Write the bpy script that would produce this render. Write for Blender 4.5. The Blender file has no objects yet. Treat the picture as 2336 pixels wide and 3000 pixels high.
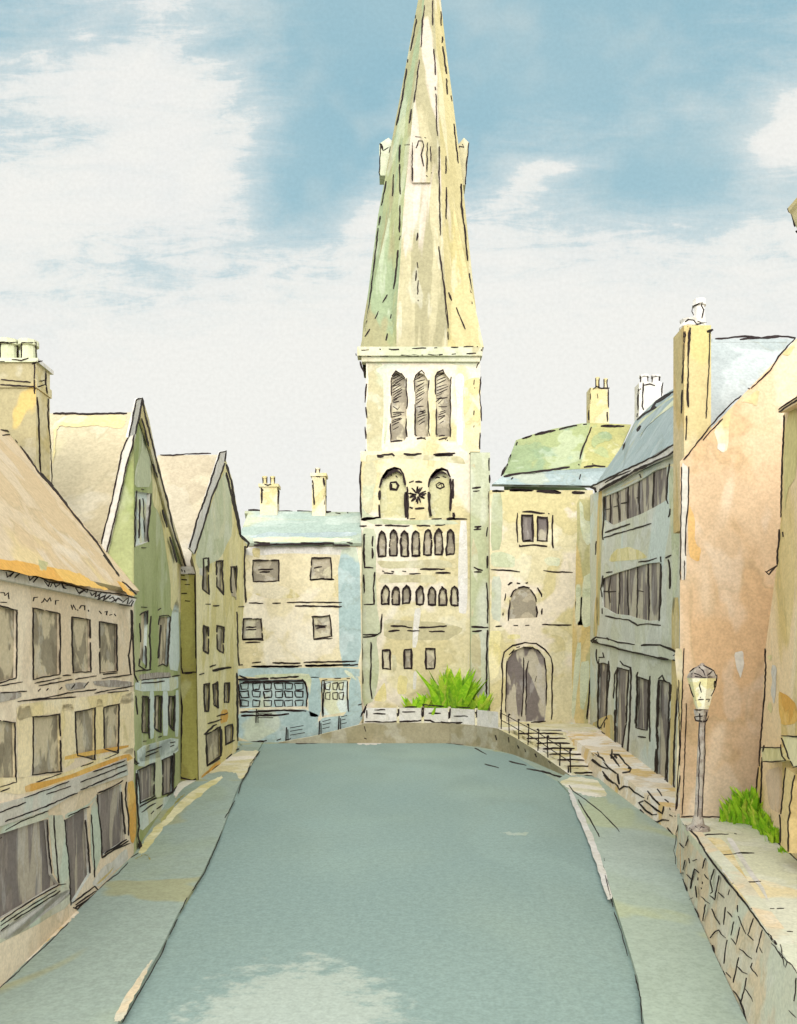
import bpy, bmesh, math, random
from mathutils import Vector
from mathutils.geometry import tessellate_polygon
from mathutils.bvhtree import BVHTree
random.seed(11)
F = 2336.0; CX = 1168.0; HY = 1923.0; EYE = Vector((0, 0, 6.0))
scene = bpy.context.scene
scene.cycles.max_bounces = 4; scene.cycles.diffuse_bounces = 3
COL = scene.collection

# ------------------------------------------------------------------ measuring helpers
def ray(px, py): return Vector(((px - CX) / F, 1.0, (HY - py) / F))
def pt(px, py, Y): return EYE + ray(px, py) * Y
class Plane:
    """a flat surface in the world; at() gives the point of it seen in a given direction from eye height"""
    def __init__(s, p, n):
        s.p = Vector(p); s.n = Vector(n).normalized()
        if s.n.dot(EYE - s.p) < 0: s.n = -s.n
    def at(s, px, py, off=0.0):
        d = ray(px, py); t = (s.p - EYE).dot(s.n) / d.dot(s.n)
        return EYE + d * t + s.n * off
def vplane(a, b):
    d = Vector((b[0] - a[0], b[1] - a[1], 0)); return Plane((a[0], a[1], 0), (d.y, -d.x, 0))
def plane3(a, b, c): return Plane(a, (Vector(b) - Vector(a)).cross(Vector(c) - Vector(a)))
class Surf:
    def __init__(s, mb):
        s.d = None
        s.t = BVHTree.FromPolygons([tuple(v) for v in mb.v], [f for f, m in mb.f])
    def at(s, px, py, off=0.0):
        d = ray(px, py).normalized(); h = s.t.ray_cast(EYE, d)
        if h[0] is None:
            if s.d is None: return None
            q = EYE + d * s.d; nn = s.t.find_nearest(q, .016 * s.d)
            if nn[0] is None: return None
            return q + (EYE - q).normalized() * off
        s.d = (h[0] - EYE).length
        n = h[1] if h[1].dot(d) < 0 else -h[1]
        return h[0] + n * off
def tile(x0, y0, k):
    def f(s):
        out = []
        for part in s.split(';'):
            ln = [tuple(float(q) for q in w.split(',')) for w in part.split()]
            if ln: out.append([(x0 + x / k, y0 + y / k) for x, y in ln])
        return out
    return f
A = tile(0, 900, 2.126); B = tile(0, 1600, 2.126); Ct = tile(650, 1300, 2.126); Dt = tile(1000, 900, 3.402)
E = tile(1350, 1050, 2.43); Ft = tile(1350, 1750, 2.43); G = tile(1900, 850, 2.569); H = tile(1850, 1900, 3.5)
It = tile(1850, 2300, 3.12); J = tile(1000, 0, 1.986); K = tile(0, 2200, 2.126); Lt = tile(2100, 1900, 3.64)
N = tile(650, 1900, 1.546); Wt = tile(0, 0, 1 / 1.3733); O = tile(2136, 500, 2.73)
def one(t, s): return t(s)[0]

# ------------------------------------------------------------------ materials
def lin(c):
    return tuple(((x / 255) / 12.92 if x / 255 <= .04045 else ((x / 255 + .055) / 1.055) ** 2.4) for x in c) + (1,)
MATS = {}
def mixrgb(nt, a, b, fac, mode='MIX'):
    m = nt.nodes.new('ShaderNodeMix'); m.data_type = 'RGBA'; m.blend_type = mode
    for s, v in ((6, a), (7, b)):
        if isinstance(v, tuple): m.inputs[s].default_value = v
        else: nt.links.new(v, m.inputs[s])
    if isinstance(fac, (int, float)): m.inputs[0].default_value = fac
    else: nt.links.new(fac, m.inputs[0])
    return m.outputs[2]
def mathn(nt, op, a, b=None, clamp=False):
    m = nt.nodes.new('ShaderNodeMath'); m.operation = op; m.use_clamp = clamp
    for i, v in enumerate((a, b)):
        if v is None: continue
        if isinstance(v, (int, float)): m.inputs[i].default_value = v
        else: nt.links.new(v, m.inputs[i])
    return m.outputs[0]
def noise(nt, vec, scale, detail=3, rough=.55, dist=0.0):
    n = nt.nodes.new('ShaderNodeTexNoise'); n.inputs['Scale'].default_value = scale
    n.inputs['Detail'].default_value = detail; n.inputs['Roughness'].default_value = rough
    n.inputs['Distortion'].default_value = dist
    nt.links.new(vec, n.inputs['Vector']); return n.outputs[0]
def ramp(nt, fac, a, b):
    m = nt.nodes.new('ShaderNodeMapRange'); m.interpolation_type = 'SMOOTHSTEP'
    nt.links.new(fac, m.inputs[0]); m.inputs[1].default_value = a; m.inputs[2].default_value = b
    return m.outputs[0]
GAIN = 1.0
def wash(name, c1, c2=None, c3=None, s=.35, st=(1, 1, 1), g=9.0, edge=.2, lift=.28, t1=.5, t2=.56, soft=.03, extra=None, bump=.25):
    """matte wash of pigment: c1 the ground tone, c2 and c3 pools of pigment over it with a thin dried edge"""
    if name in MATS: return MATS[name]
    def ds(c):
        if c is None: return None
        l = .3 * c[0] + .59 * c[1] + .11 * c[2]; k = 1.0 if 'leaf' in name else (.9 if 'amber' in name else .92)
        return tuple(l + (x - l) * k + o for x, o in zip(c, (2, 0, 2)))
    c1, c2, c3 = ds(c1), ds(c2), ds(c3)
    m = bpy.data.materials.new(name); m.use_nodes = True; nt = m.node_tree
    bs = nt.nodes['Principled BSDF']; bs.inputs['Roughness'].default_value = .93
    bs.inputs['Specular IOR Level'].default_value = .12
    geo = nt.nodes.new('ShaderNodeNewGeometry'); mp = nt.nodes.new('ShaderNodeMapping')
    mp.inputs['Scale'].default_value = st
    k = len(MATS) * 7.3; mp.inputs['Location'].default_value = (k, -k * .6, k * .3)
    nt.links.new(geo.outputs['Position'], mp.inputs['Vector']); v = mp.outputs[0]
    col = lin(c1)
    col = mixrgb(nt, col, lin(tuple(max(0, x - 9) for x in c1)), ramp(nt, noise(nt, v, s * 2.2, 2), .35, .7))
    n1 = noise(nt, v, s, 4, .52, .5)
    if c2:
        col = mixrgb(nt, col, lin(c2), ramp(nt, n1, t1 - soft, t1 + soft))
        d = mathn(nt, 'ABSOLUTE', mathn(nt, 'SUBTRACT', n1, t1 + .012))
        band = mathn(nt, 'MULTIPLY', mathn(nt, 'SUBTRACT', 1.0, ramp(nt, d, 0.0, .014)), edge)
        col = mixrgb(nt, col, (.25, .22, .12, 1), band)
    if c3:
        v3 = nt.nodes.new('ShaderNodeVectorMath'); v3.operation = 'ADD'; v3.inputs[1].default_value = (13.1, 4.2, 7.7)
        nt.links.new(v, v3.inputs[0]); n3 = noise(nt, v3.outputs[0], s * .8, 3, .5, .6)
        col = mixrgb(nt, col, lin(c3), mathn(nt, 'MULTIPLY', ramp(nt, n3, t2 - .02, t2 + .03), .85))
    if lift:
        v4 = nt.nodes.new('ShaderNodeVectorMath'); v4.operation = 'ADD'; v4.inputs[1].default_value = (-5.3, 9.2, 2.7)
        nt.links.new(v, v4.inputs[0]); n4 = noise(nt, v4.outputs[0], s * 1.3, 3, .55, .3)
        hi = tuple(min(255, x + (232 - x) * .55) for x in c1)
        col = mixrgb(nt, col, lin(hi), mathn(nt, 'MULTIPLY', ramp(nt, n4, .57, .62), lift))
    if extra: col = extra(nt, geo, col)
    gr = mathn(nt, 'ADD', mathn(nt, 'MULTIPLY', noise(nt, geo.outputs['Position'], g, 1, .7), .6), mathn(nt, 'MULTIPLY', noise(nt, geo.outputs['Position'], g * .38, 1, .6), .4))
    gv = nt.nodes.new('ShaderNodeMapRange'); nt.links.new(gr, gv.inputs[0])
    gv.inputs[1].default_value = .3; gv.inputs[2].default_value = .7; gv.inputs[1].default_value = .36; gv.inputs[2].default_value = .64; gv.inputs[3].default_value = .89 * GAIN; gv.inputs[4].default_value = 1.10 * GAIN
    cb = nt.nodes.new('ShaderNodeCombineXYZ')
    for i in range(3): nt.links.new(gv.outputs[0], cb.inputs[i])
    col = mixrgb(nt, col, cb.outputs[0], 1.0, 'MULTIPLY')
    nt.links.new(col, bs.inputs['Base Color'])
    bp = nt.nodes.new('ShaderNodeBump'); bp.inputs['Strength'].default_value = bump; bp.inputs['Distance'].default_value = .25 / g
    nt.links.new(gr, bp.inputs['Height']); nt.links.new(bp.outputs[0], bs.inputs['Normal'])
    MATS[name] = m; return m
def flat(name, c, rough=.8):
    if name in MATS: return MATS[name]
    m = bpy.data.materials.new(name); m.use_nodes = True; nt = m.node_tree
    bs = nt.nodes['Principled BSDF']; bs.inputs['Roughness'].default_value = rough
    bs.inputs['Specular IOR Level'].default_value = .15
    geo = nt.nodes.new('ShaderNodeNewGeometry')
    n = noise(nt, geo.outputs['Position'], 6, 3)
    nt.links.new(mixrgb(nt, lin(c), lin(tuple(min(255, x * 1.25 + 6) for x in c)), ramp(nt, n, .4, .75)), bs.inputs['Base Color'])
    MATS[name] = m; return m

INK = flat('ink_line', (34, 24, 24), .7)
W = dict(
 paper=wash('paper_white', (210, 206, 198), (202, 198, 186), s=.5),
 pinkwall=wash('pink_buff_wash', (224, 206, 178), (214, 194, 162), (228, 212, 184), s=.3, g=16),
 ochrelow=wash('sand_wash', (232, 214, 172), (224, 204, 150), (234, 220, 190), s=.35, g=16),
 shopgrey=wash('shop_grey_wash', (198, 192, 178), (182, 174, 156), (190, 194, 182), s=.5, g=18),
 pinkroof=wash('pink_roof_wash', (208, 188, 154), (200, 176, 136), (212, 190, 138), s=.28, g=14, t2=.6),
 orange_y=wash('amber_wash', (222, 178, 92), (214, 160, 72), s=.5, g=14),
 creamroof=wash('cream_roof_wash', (190, 180, 152), (182, 170, 138), (192, 184, 140), s=.25, g=10, t2=.62),
 mauveroof=wash('mauve_roof_wash', (180, 170, 146), (170, 158, 132), (184, 174, 146), s=.25, g=8),
 tan=wash('tan_stack_wash', (172, 164, 134), (160, 150, 112), (194, 168, 98), s=.5, g=14, t2=.63),
 cream=wash('cream_wash', (204, 194, 154), (196, 182, 130), (208, 198, 170), s=.4, g=9),
 green=wash('moss_green_wash', (164, 172, 120), (148, 160, 100), (176, 178, 130), s=.32, st=(1, 1, .6), g=12),
 sage=wash('sage_wash', (196, 200, 168), (182, 188, 152), (200, 200, 166), s=.4, g=11),
 bluegrey=wash('blue_grey_wash', (208, 218, 210), (196, 208, 198), (200, 200, 160), s=.45, g=11, t2=.57),
 olive=wash('olive_wash', (164, 158, 84), (150, 142, 70), (172, 168, 104), s=.5, st=(1, 1, .4), g=10),
 yolive=wash('yellow_olive_wash', (216, 206, 152), (206, 194, 132), (222, 212, 168), s=.3, st=(1, 1, .5), g=8),
 shopcream=wash('shop_cream_wash', (212, 200, 164), (202, 188, 144), (216, 206, 182), s=.28, g=7, t1=.53),
 shopblue=wash('shop_blue_wash', (166, 186, 184), (156, 178, 176), (186, 192, 166), s=.3, g=7, t2=.62),
 greenblue=wash('green_blue_wash', (158, 168, 146), (148, 164, 152), (166, 168, 132), s=.3, st=(.4, 1, 1.5), g=7),
 church=wash('church_stone_wash', (206, 196, 156), (194, 182, 136), (210, 200, 180), s=.22, g=6.5, t1=.54, t2=.52),
 churcholive=wash('church_olive_wash', (188, 182, 146), (176, 168, 130), (180, 184, 152), s=.3, g=6.5),
 churchblue=wash('church_pale_green_wash', (180, 184, 154), (168, 174, 136), (186, 190, 172), s=.3, st=(1, 1, .4), g=6.5),
 arch=wash('arch_sage_wash', (192, 188, 146), (186, 180, 134), s=.5, g=6.5),
 spg=wash('spire_green_wash', (150, 156, 112), (136, 150, 114), (146, 140, 102), s=.55, st=(1, 1, .13), g=6, t1=.48, t2=.5),
 spm=wash('spire_middle_wash', (174, 166, 130), (150, 144, 110), (188, 176, 160), s=.6, st=(1, 1, .12), g=6, t1=.52, t2=.53),
 spy=wash('spire_yellow_wash', (184, 172, 124), (174, 162, 110), (188, 178, 152), s=.5, st=(1, 1, .14), g=6, t1=.53, t2=.6),
 yroofg=wash('roof_sage_wash', (136, 152, 112), (146, 156, 108), (126, 146, 112), s=.28, g=7, t1=.5, t2=.55),
 yroofy=wash('roof_yellow_wash', (172, 168, 110), (160, 158, 100), (150, 160, 112), s=.4, g=7),
 iceblue=wash('ice_blue_wash', (154, 168, 166), (144, 160, 158), (164, 170, 150), s=.3, g=8, t2=.64),
 yhouse=wash('yellow_house_wash', (208, 198, 158), (198, 186, 136), (214, 202, 180), s=.28, g=7, t1=.52, t2=.55),
 ystrip=wash('yellow_strip_wash', (206, 186, 128), (198, 174, 110), (170, 168, 120), s=.6, st=(1, 1, .25), g=7),
 greyh=wash('grey_green_house_wash', (200, 202, 188), (194, 196, 174), (192, 204, 196), s=.25, g=9),
 orange=wash('orange_wall_wash', (212, 184, 148), (204, 170, 128), (220, 198, 168), s=.3, st=(1, 1, .6), g=14, t1=.52, t2=.55),
 ochre=wash('ochre_house_wash', (222, 198, 140), (210, 184, 120), (230, 204, 164), s=.4, st=(1, 1, .35), g=16, t2=.52),
 pale=wash('pale_blue_roof_wash', (158, 166, 164), (150, 160, 158), s=.3, g=12),
 stackochre=wash('stack_ochre_wash', (194, 178, 128), (192, 168, 112), (188, 178, 116), s=.6, st=(1, 1, .3), g=13),
 brownwall=wash('brown_wall_wash', (156, 148, 118), (146, 138, 106), (170, 166, 142), s=.3, g=8),
 step=wash('step_wash', (216, 208, 176), (206, 196, 150), (226, 218, 204), s=.5, g=9),
 rubble=wash('rubble_wash', (226, 208, 178), (218, 186, 124), (232, 224, 212), s=.7, g=12, t1=.56),
 stone=wash('stone_bank_wash', (206, 198, 172), (212, 194, 160), (198, 202, 180), s=.6, g=18, t1=.5, t2=.55),
 path=wash('path_wash', (208, 208, 186), (202, 202, 172), (220, 202, 154), s=.5, g=18, t1=.52, t2=.66),
 pathy=wash('path_sand_wash', (216, 200, 152), (206, 184, 126), s=.8, g=18),
 shopfront=wash('shop_front_wash', (196, 196, 174), (180, 176, 150), (186, 198, 180), s=.5, g=18),
 win_w=wash('window_warm_grey', (150, 140, 116), (194, 180, 148), (128, 118, 96), s=1.1, st=(1.2, 1.2, 1), g=16, t1=.47, t2=.56, soft=.02),
 win_d=wash('window_dark_grey', (138, 128, 120), (120, 112, 106), (176, 166, 146), s=.9, st=(2, 2, .5), g=16, t1=.5, t2=.53, soft=.015),
 win_f=wash('window_far_grey', (172, 162, 138), (144, 136, 116), (196, 188, 156), s=.7, g=9, t1=.5, t2=.57, soft=.012),
 win_g=wash('window_house_grey', (136, 128, 120), (116, 108, 102), (186, 178, 154), s=.8, st=(1.4, 1.4, .4), g=10, t1=.5, t2=.51, soft=.01),
 lead=wash('lead_grey', (150, 140, 128), (172, 164, 150), s=3, g=30),
 glass=wash('lamp_glass_wash', (232, 224, 168), (238, 234, 206), s=3, g=30),
 leaf1=wash('leaf_bright', (160, 206, 50), (130, 186, 36), s=3, g=20, edge=0, lift=0),
 leaf2=wash('leaf_deep', (112, 160, 44), (136, 176, 48), s=3, g=20, edge=0, lift=0),
 leaf3=wash('leaf_yellow', (190, 206, 80), (166, 196, 60), s=3, g=20, edge=0, lift=0),
)

# ------------------------------------------------------------------ mesh builder
LAST = {}
class MB:
    def __init__(s): s.v = []; s.f = []; s.m = []
    def mi(s, mat):
        if mat not in s.m: s.m.append(mat)
        return s.m.index(mat)
    def add(s, vs, fs, mat):
        b = len(s.v); i = s.mi(mat); s.v += [Vector(q) for q in vs]
        s.f += [(tuple(b + k for k in f), i) for f in fs]
    def face(s, vs, mat): s.add(vs, [tuple(range(len(vs)))], mat)
    def poly(s, outer, mat, holes=()):
        loops = [[Vector(p) for p in outer]] + [[Vector(p) for p in h] for h in holes]
        allv = [p for l in loops for p in l]
        tris = tessellate_polygon(loops)
        s.add(allv, [tuple(t) for t in tris], mat)
    def prism(s, outer, vec, mat, side=None, holes=(), back=True):
        vec = Vector(vec); side = side or mat; outer = [Vector(p) for p in outer]
        s.poly(outer, mat, holes); bk = [p + vec for p in outer]
        if back: s.poly(bk, side)
        n = len(outer)
        for i in range(n):
            j = (i + 1) % n; s.face([outer[i], outer[j], bk[j], bk[i]], side)
    def box(s, x0, x1, y0, y1, z0, z1, mat, side=None):
        v = [(x, y, z) for x in (x0, x1) for y in (y0, y1) for z in (z0, z1)]
        s.add(v, [(0, 1, 5, 4), (2, 6, 7, 3), (0, 4, 6, 2), (1, 3, 7, 5)], mat)
        s.add(v, [(0, 2, 3, 1), (4, 5, 7, 6)], side or mat)
    def lathe(s, c, prof, mat, n=12, rot=0.0):
        c = Vector(c); rows = []
        for r, z in prof:
            rows.append([c + Vector((r * math.cos(rot + 2 * math.pi * i / n), r * math.sin(rot + 2 * math.pi * i / n), z)) for i in range(n)])
        vs = [p for r in rows for p in r]; fs = []
        for k in range(len(prof) - 1):
            for i in range(n):
                j = (i + 1) % n; fs.append((k * n + i, k * n + j, (k + 1) * n + j, (k + 1) * n + i))
        fs.append(tuple(range(n))[::-1]); fs.append(tuple(range((len(prof) - 1) * n, len(prof) * n)))
        s.add(vs, fs, mat)
    def bar(s, a, b, r, mat, n=5):
        a = Vector(a); b = Vector(b); d = (b - a).normalized(); u = d.orthogonal().normalized(); w = d.cross(u)
        ring = lambda c, rr: [c + (u * math.cos(2 * math.pi * i / n) + w * math.sin(2 * math.pi * i / n)) * rr for i in range(n)]
        vs = ring(a, r) + ring(b, r)
        s.add(vs, [(i, (i + 1) % n, n + (i + 1) % n, n + i) for i in range(n)] + [tuple(range(n))[::-1], tuple(range(n, 2 * n))], mat)
    def ink(s, surf, lines, w=5.0, off=.022, mat=None, jit=.9):
        """raised dark strokes drawn on a surface, with an uneven hand-drawn width"""
        mat = mat or INK
        for ln in lines:
            pts = []
            for (x0, y0), (x1, y1) in zip(ln[:-1], ln[1:]):
                n = max(1, int(math.hypot(x1 - x0, y1 - y0) / 9))
                for k in range(n): pts.append((x0 + (x1 - x0) * k / n, y0 + (y1 - y0) * k / n))
            pts.append(ln[-1])
            ph = random.random() * 9; ww = w * .92 * random.uniform(.82, 1.15)
            q0 = surf.at(*ln[0]); off_ = min(off, .0007 * (q0.y if q0 is not None else 60)); off_ = max(off_, .003)
            if q0 is not None and q0.y > 30: ww *= 1.22
            P = [(x + random.uniform(-jit, jit), y + random.uniform(-jit, jit)) for x, y in pts]
            fr = []; bk = []; n = len(P)
            if n < 2: continue
            for i in range(n):
                a = P[max(0, i - 1)]; b = P[min(n - 1, i + 1)]
                dx, dy = b[0] - a[0], b[1] - a[1]; L = math.hypot(dx, dy) or 1
                h = ww * .5 * (.82 + .3 * math.sin(i * .8 + ph) * random.random())
                if i in (0, n - 1): h *= .6
                for sg in (1, -1):
                    x, y = P[i][0] - dy / L * h * sg, P[i][1] + dx / L * h * sg
                    f = surf.at(x, y, off_); g = surf.at(x, y, -.002)
                    fr.append(f); bk.append(g)
            b0 = len(s.v); ok = [q is not None for q in fr]
            mi = s.mi(mat)
            s.v += [q if q is not None else Vector((0, 0, 0)) for q in fr] + [q if q is not None else Vector((0, 0, 0)) for q in bk]
            m = 2 * n
            for i in range(n - 1):
                q = (2 * i, 2 * i + 1, 2 * i + 3, 2 * i + 2)
                if not all(ok[k] for k in q): continue
                s.f.append((tuple(b0 + k for k in q), mi))
                s.f.append(((b0 + 2 * i, b0 + 2 * i + 2, b0 + m + 2 * i + 2, b0 + m + 2 * i), mi))
                s.f.append(((b0 + 2 * i + 3, b0 + 2 * i + 1, b0 + m + 2 * i + 1, b0 + m + 2 * i + 3), mi))
            for i in (0, n - 1):
                if ok[2 * i] and ok[2 * i + 1]: s.f.append(((b0 + 2 * i, b0 + 2 * i + 1, b0 + m + 2 * i + 1, b0 + m + 2 * i), mi))
    def blot(s, surf, poly, mat, off=.006, jit=1.6, rnd=2):
        off = min(off, .0025 + .0004 * surf.at(*poly[0]).y) if surf.at(*poly[0]) is not None else off
        """a pool of pigment with an uneven edge, lying on a surface"""
        p = list(poly)
        for _ in range(rnd):
            q = []
            for i in range(len(p)):
                a, b = p[i], p[(i + 1) % len(p)]
                q += [(a[0] * .84 + b[0] * .16, a[1] * .84 + b[1] * .16), ((a[0] + b[0]) / 2 + random.uniform(-1, 1) * jit * 1.6, (a[1] + b[1]) / 2 + random.uniform(-1, 1) * jit * 1.6), (a[0] * .16 + b[0] * .84, a[1] * .16 + b[1] * .84)]
            p = q
        p = [(x + random.uniform(-jit, jit), y + random.uniform(-jit, jit)) for x, y in p]
        v = [surf.at(x, y, off) for x, y in p]
        if all(q is not None for q in v): s.poly(v, mat)
    def build(s, name, parent=None, smooth=False):
        if name == 'wall_wash':
            w, o = LAST[parent.name]
            b = len(w.v); mi = {i: w.mi(mm) for i, mm in enumerate(s.m)}
            w.v += s.v; w.f += [(tuple(k + b for k in f), mi[m]) for f, m in s.f]
            me = o.data; bpy.data.objects.remove(o); bpy.data.meshes.remove(me); name = 'wall'; s = w
        root = parent
        while root is not None and root.parent is not None: root = root.parent
        o0 = root.location if root is not None else Vector((0, 0, 0))
        me = bpy.data.meshes.new(name)
        me.from_pydata([tuple(p - o0) for p in s.v], [], [f for f, m in s.f])
        for m in s.m: me.materials.append(m)
        me.polygons.foreach_set('material_index', [m for f, m in s.f])
        if smooth: me.polygons.foreach_set('use_smooth', [True] * len(me.polygons))
        bm_ = bmesh.new(); bm_.from_mesh(me); bmesh.ops.remove_doubles(bm_, verts=bm_.verts, dist=2e-4); bm_.to_mesh(me); bm_.free()
        me.update()
        o = bpy.data.objects.new(name, me); COL.objects.link(o); o.parent = parent
        if name == 'wall' and parent is not None: LAST[parent.name] = (s, o)
        return o
def thing(name, label, cat, loc, group=None):
    o = bpy.data.objects.new(name, None); COL.objects.link(o); o.location = loc; o.empty_display_size = .3
    o['label'] = label; o['category'] = cat
    if group: o['group'] = group
    return o
def tag(o, label=None, cat=None, group=None, kind=None):
    for k, v in (('label', label), ('category', cat), ('group', group), ('kind', kind)):
        if v: o[k] = v
    return o
def outline(q, over=3, gap=.12):
    """hand-drawn outline strokes round a polygon, some edges broken"""
    out = []
    for i in range(len(q)):
        (x0, y0), (x1, y1) = q[i], q[(i + 1) % len(q)]; L = math.hypot(x1 - x0, y1 - y0) or 1
        ux, uy = (x1 - x0) / L, (y1 - y0) / L; o = random.uniform(-.2, 1) * over
        a = (x0 - ux * o, y0 - uy * o); b = (x1 + ux * o * .6, y1 + uy * o * .6)
        mid = ((x0 + x1) / 2 - uy * random.uniform(-1, 1) * 1.5, (y0 + y1) / 2 + ux * random.uniform(-1, 1) * 1.5)
        if L > 25 and random.random() < gap * 2:
            k = random.uniform(.35, .7); c = (x0 + (x1 - x0) * k, y0 + (y1 - y0) * k); d = (x0 + (x1 - x0) * (k + .07), y0 + (y1 - y0) * (k + .07))
            out += [[a, c], [d, b]]
        else: out.append([a, mid, b])
    return out
def opening(parent, surf, holes, q, mat, name='window', w=4.6, depth=.1, inner=None, iw=3.5, light=None, blots=True, rim=None, out=None, pane='pane', shape=None):
    """a real opening in the wall: reveal and drawn frame, with the pane set back in it"""
    hole = [surf.at(x, y) for x, y in q]; holes.append(hole)
    n = surf.n; fr = MB(); rim = rim or W['cream']
    bk = [p - n * (depth + .01) for p in hole]
    for i in range(len(q)):
        j = (i + 1) % len(q); fr.face([hole[i], hole[j], bk[j], bk[i]], rim)
    fr.ink(surf, out if out is not None else outline(shape or q), w)
    f = fr.build(name, parent)
    pn = MB(); pn.prism([p - n * depth for p in hole], -n * .05, mat)
    if inner:
        ps = Plane(surf.p - surf.n * depth, surf.n); pn.ink(ps, inner, iw, .015)
    pn.build(pane, f); return f
def archq(x0, x1, yb, ys, yt, n=9):
    """outline of a round-headed opening: springing at ys, crown at yt"""
    pts = [(x0, yb)]
    for i in range(n + 1):
        a = math.pi - math.pi * i / n
        pts.append(((x0 + x1) / 2 + (x1 - x0) / 2 * math.cos(a), ys - (ys - yt) * math.sin(a)))
    return pts + [(x1, yb)]
def pots(parent, spots, mat, r0=.14):
    for (x, y, z0, z1, r) in spots:
        m = MB(); m.lathe((x, y, z0), [(r, 0), (r * .86, (z1 - z0) * .75), (r * 1.12, (z1 - z0) * .78), (r * 1.12, z1 - z0)], mat, 10)
        s = Surf(m); cx = CX + x / y * F
        ya = HY - (z0 - 6) / y * F; yb = HY - (z1 - 6) / y * F; rr = r / y * F * .8
        m.ink(s, [[(cx - rr, ya), (cx - rr, yb + 2), (cx + rr, yb + 2), (cx + rr, ya)]], 3.6)
        m.build('chimney_pot', parent)

# ================================================================== GROUND
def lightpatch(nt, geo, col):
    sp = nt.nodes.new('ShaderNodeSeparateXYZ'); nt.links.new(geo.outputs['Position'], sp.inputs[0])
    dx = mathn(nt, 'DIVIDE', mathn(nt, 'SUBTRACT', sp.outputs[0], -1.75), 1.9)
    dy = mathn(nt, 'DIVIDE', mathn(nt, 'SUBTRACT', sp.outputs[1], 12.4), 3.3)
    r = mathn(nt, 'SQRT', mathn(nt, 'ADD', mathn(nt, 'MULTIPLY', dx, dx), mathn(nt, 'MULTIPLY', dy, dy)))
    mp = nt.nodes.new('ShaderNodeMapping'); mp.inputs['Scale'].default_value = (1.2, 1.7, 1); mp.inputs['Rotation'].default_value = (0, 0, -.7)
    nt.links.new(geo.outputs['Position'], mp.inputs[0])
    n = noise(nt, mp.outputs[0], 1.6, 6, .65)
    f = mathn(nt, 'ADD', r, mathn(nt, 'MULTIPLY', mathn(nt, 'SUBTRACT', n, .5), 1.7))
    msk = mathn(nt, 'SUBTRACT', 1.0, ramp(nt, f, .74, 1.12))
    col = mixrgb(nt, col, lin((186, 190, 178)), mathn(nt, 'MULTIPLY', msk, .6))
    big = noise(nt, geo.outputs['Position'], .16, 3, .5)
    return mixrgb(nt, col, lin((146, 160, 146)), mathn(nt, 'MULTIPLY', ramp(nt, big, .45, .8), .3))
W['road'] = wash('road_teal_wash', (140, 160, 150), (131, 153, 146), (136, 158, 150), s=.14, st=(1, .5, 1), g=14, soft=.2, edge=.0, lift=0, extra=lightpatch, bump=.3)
W['pave'] = wash('pavement_wash', (154, 168, 148), (148, 163, 150), (160, 160, 120), s=.3, st=(1, .6, 1), g=14, soft=.09, edge=.0, lift=0, t2=.6)
W['paver'] = wash('right_pavement_wash', (166, 180, 168), (160, 174, 156), (172, 180, 144), s=.3, st=(1, .5, 1), g=14, soft=.09, edge=.0, lift=0, t2=.6)
GR = Plane((0, 0, 0), (0, 0, 1)); PV = Plane((0, 0, .1), (0, 0, 1)); TP = Plane((0, 0, 1.6), (0, 0, 1))
m = MB(); m.face([(-300, -60, -.03), (300, -60, -.03), (300, 700, -.03), (-300, 700, -.03)], W['pave'])
tag(m.build('ground'), kind='structure')
kerbL = [(-3.9, 6), (-4.3, 10)] + [tuple(GR.at(x, y).xy) for x, y in one(K, '760,1690 850,1530 1000,1270 1110,1040 1270,770 1385,510 1460,300 1530,130')] + [(-9.3, 54.6)]
kerbR = [(3.1, 6), (3.3, 10)] + [tuple(GR.at(x, y).xy) for x, y in one(Wt, '1373,2184 1362,2100 1335,2010 1310,1930 1290,1860 1262,1790 1240,1740 1215,1695 1190,1668')]
road = [(x, y, .0) for x, y in kerbL] + [(-8.1, 55.0, 0), (3.5, 55.0, 0), (7.0, 48.6, 0)] + [(x, y, 0) for x, y in kerbR[::-1]]
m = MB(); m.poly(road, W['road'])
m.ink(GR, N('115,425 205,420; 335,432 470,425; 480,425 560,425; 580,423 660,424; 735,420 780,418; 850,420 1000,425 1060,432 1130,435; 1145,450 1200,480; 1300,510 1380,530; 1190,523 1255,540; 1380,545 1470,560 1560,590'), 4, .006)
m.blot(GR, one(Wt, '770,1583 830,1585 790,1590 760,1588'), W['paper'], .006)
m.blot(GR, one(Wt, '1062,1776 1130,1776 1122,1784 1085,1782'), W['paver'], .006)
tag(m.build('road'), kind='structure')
def slab(poly, z, mat, name):
    m = MB(); m.prism([(x, y, z) for x, y in poly], (0, 0, -z - .02), mat); return m
lp = kerbL + [(-11.2, 55.6), (-10.4, 53), (-9.9, 40), (-10.7, 38.5), (-7.95, 24.0), (-7.15, 14.2), (-6.7, 6)]
m = slab(lp, .1, W['pave'], 'p')
m.ink(PV, K('760,1695 850,1540 1000,1280 1040,1180; 1055,1150 1105,1050; 1120,1010 1165,915; 1200,870 1270,770 1340,610 1385,500; 1400,420 1465,310; 1485,265 1500,210 1550,120 1560,80 1620,0; 0,1475 90,1400 200,1290 290,1210 350,1150 430,1070; 620,860 660,820 740,760 800,695; 815,665 860,640'), 3.6, .006)
m.blot(PV, one(K, '880,580 1000,440 1180,260 1380,150 1390,175 1180,330 1020,480 900,640 860,640'), W['olive'] if 0 else W['yolive'], .004)
m.blot(PV, one(K, '830,680 920,640 940,690 900,640'), W['olive'], .005)
m.blot(PV, one(K, '1000,430 1120,290 1160,265 1100,330 1010,450'), W['olive'], .008)
m.blot(PV, one(K, '0,1440 250,1180 440,1010 500,1000 430,1070 200,1285 60,1410'), W['rubble'], .006)
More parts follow.
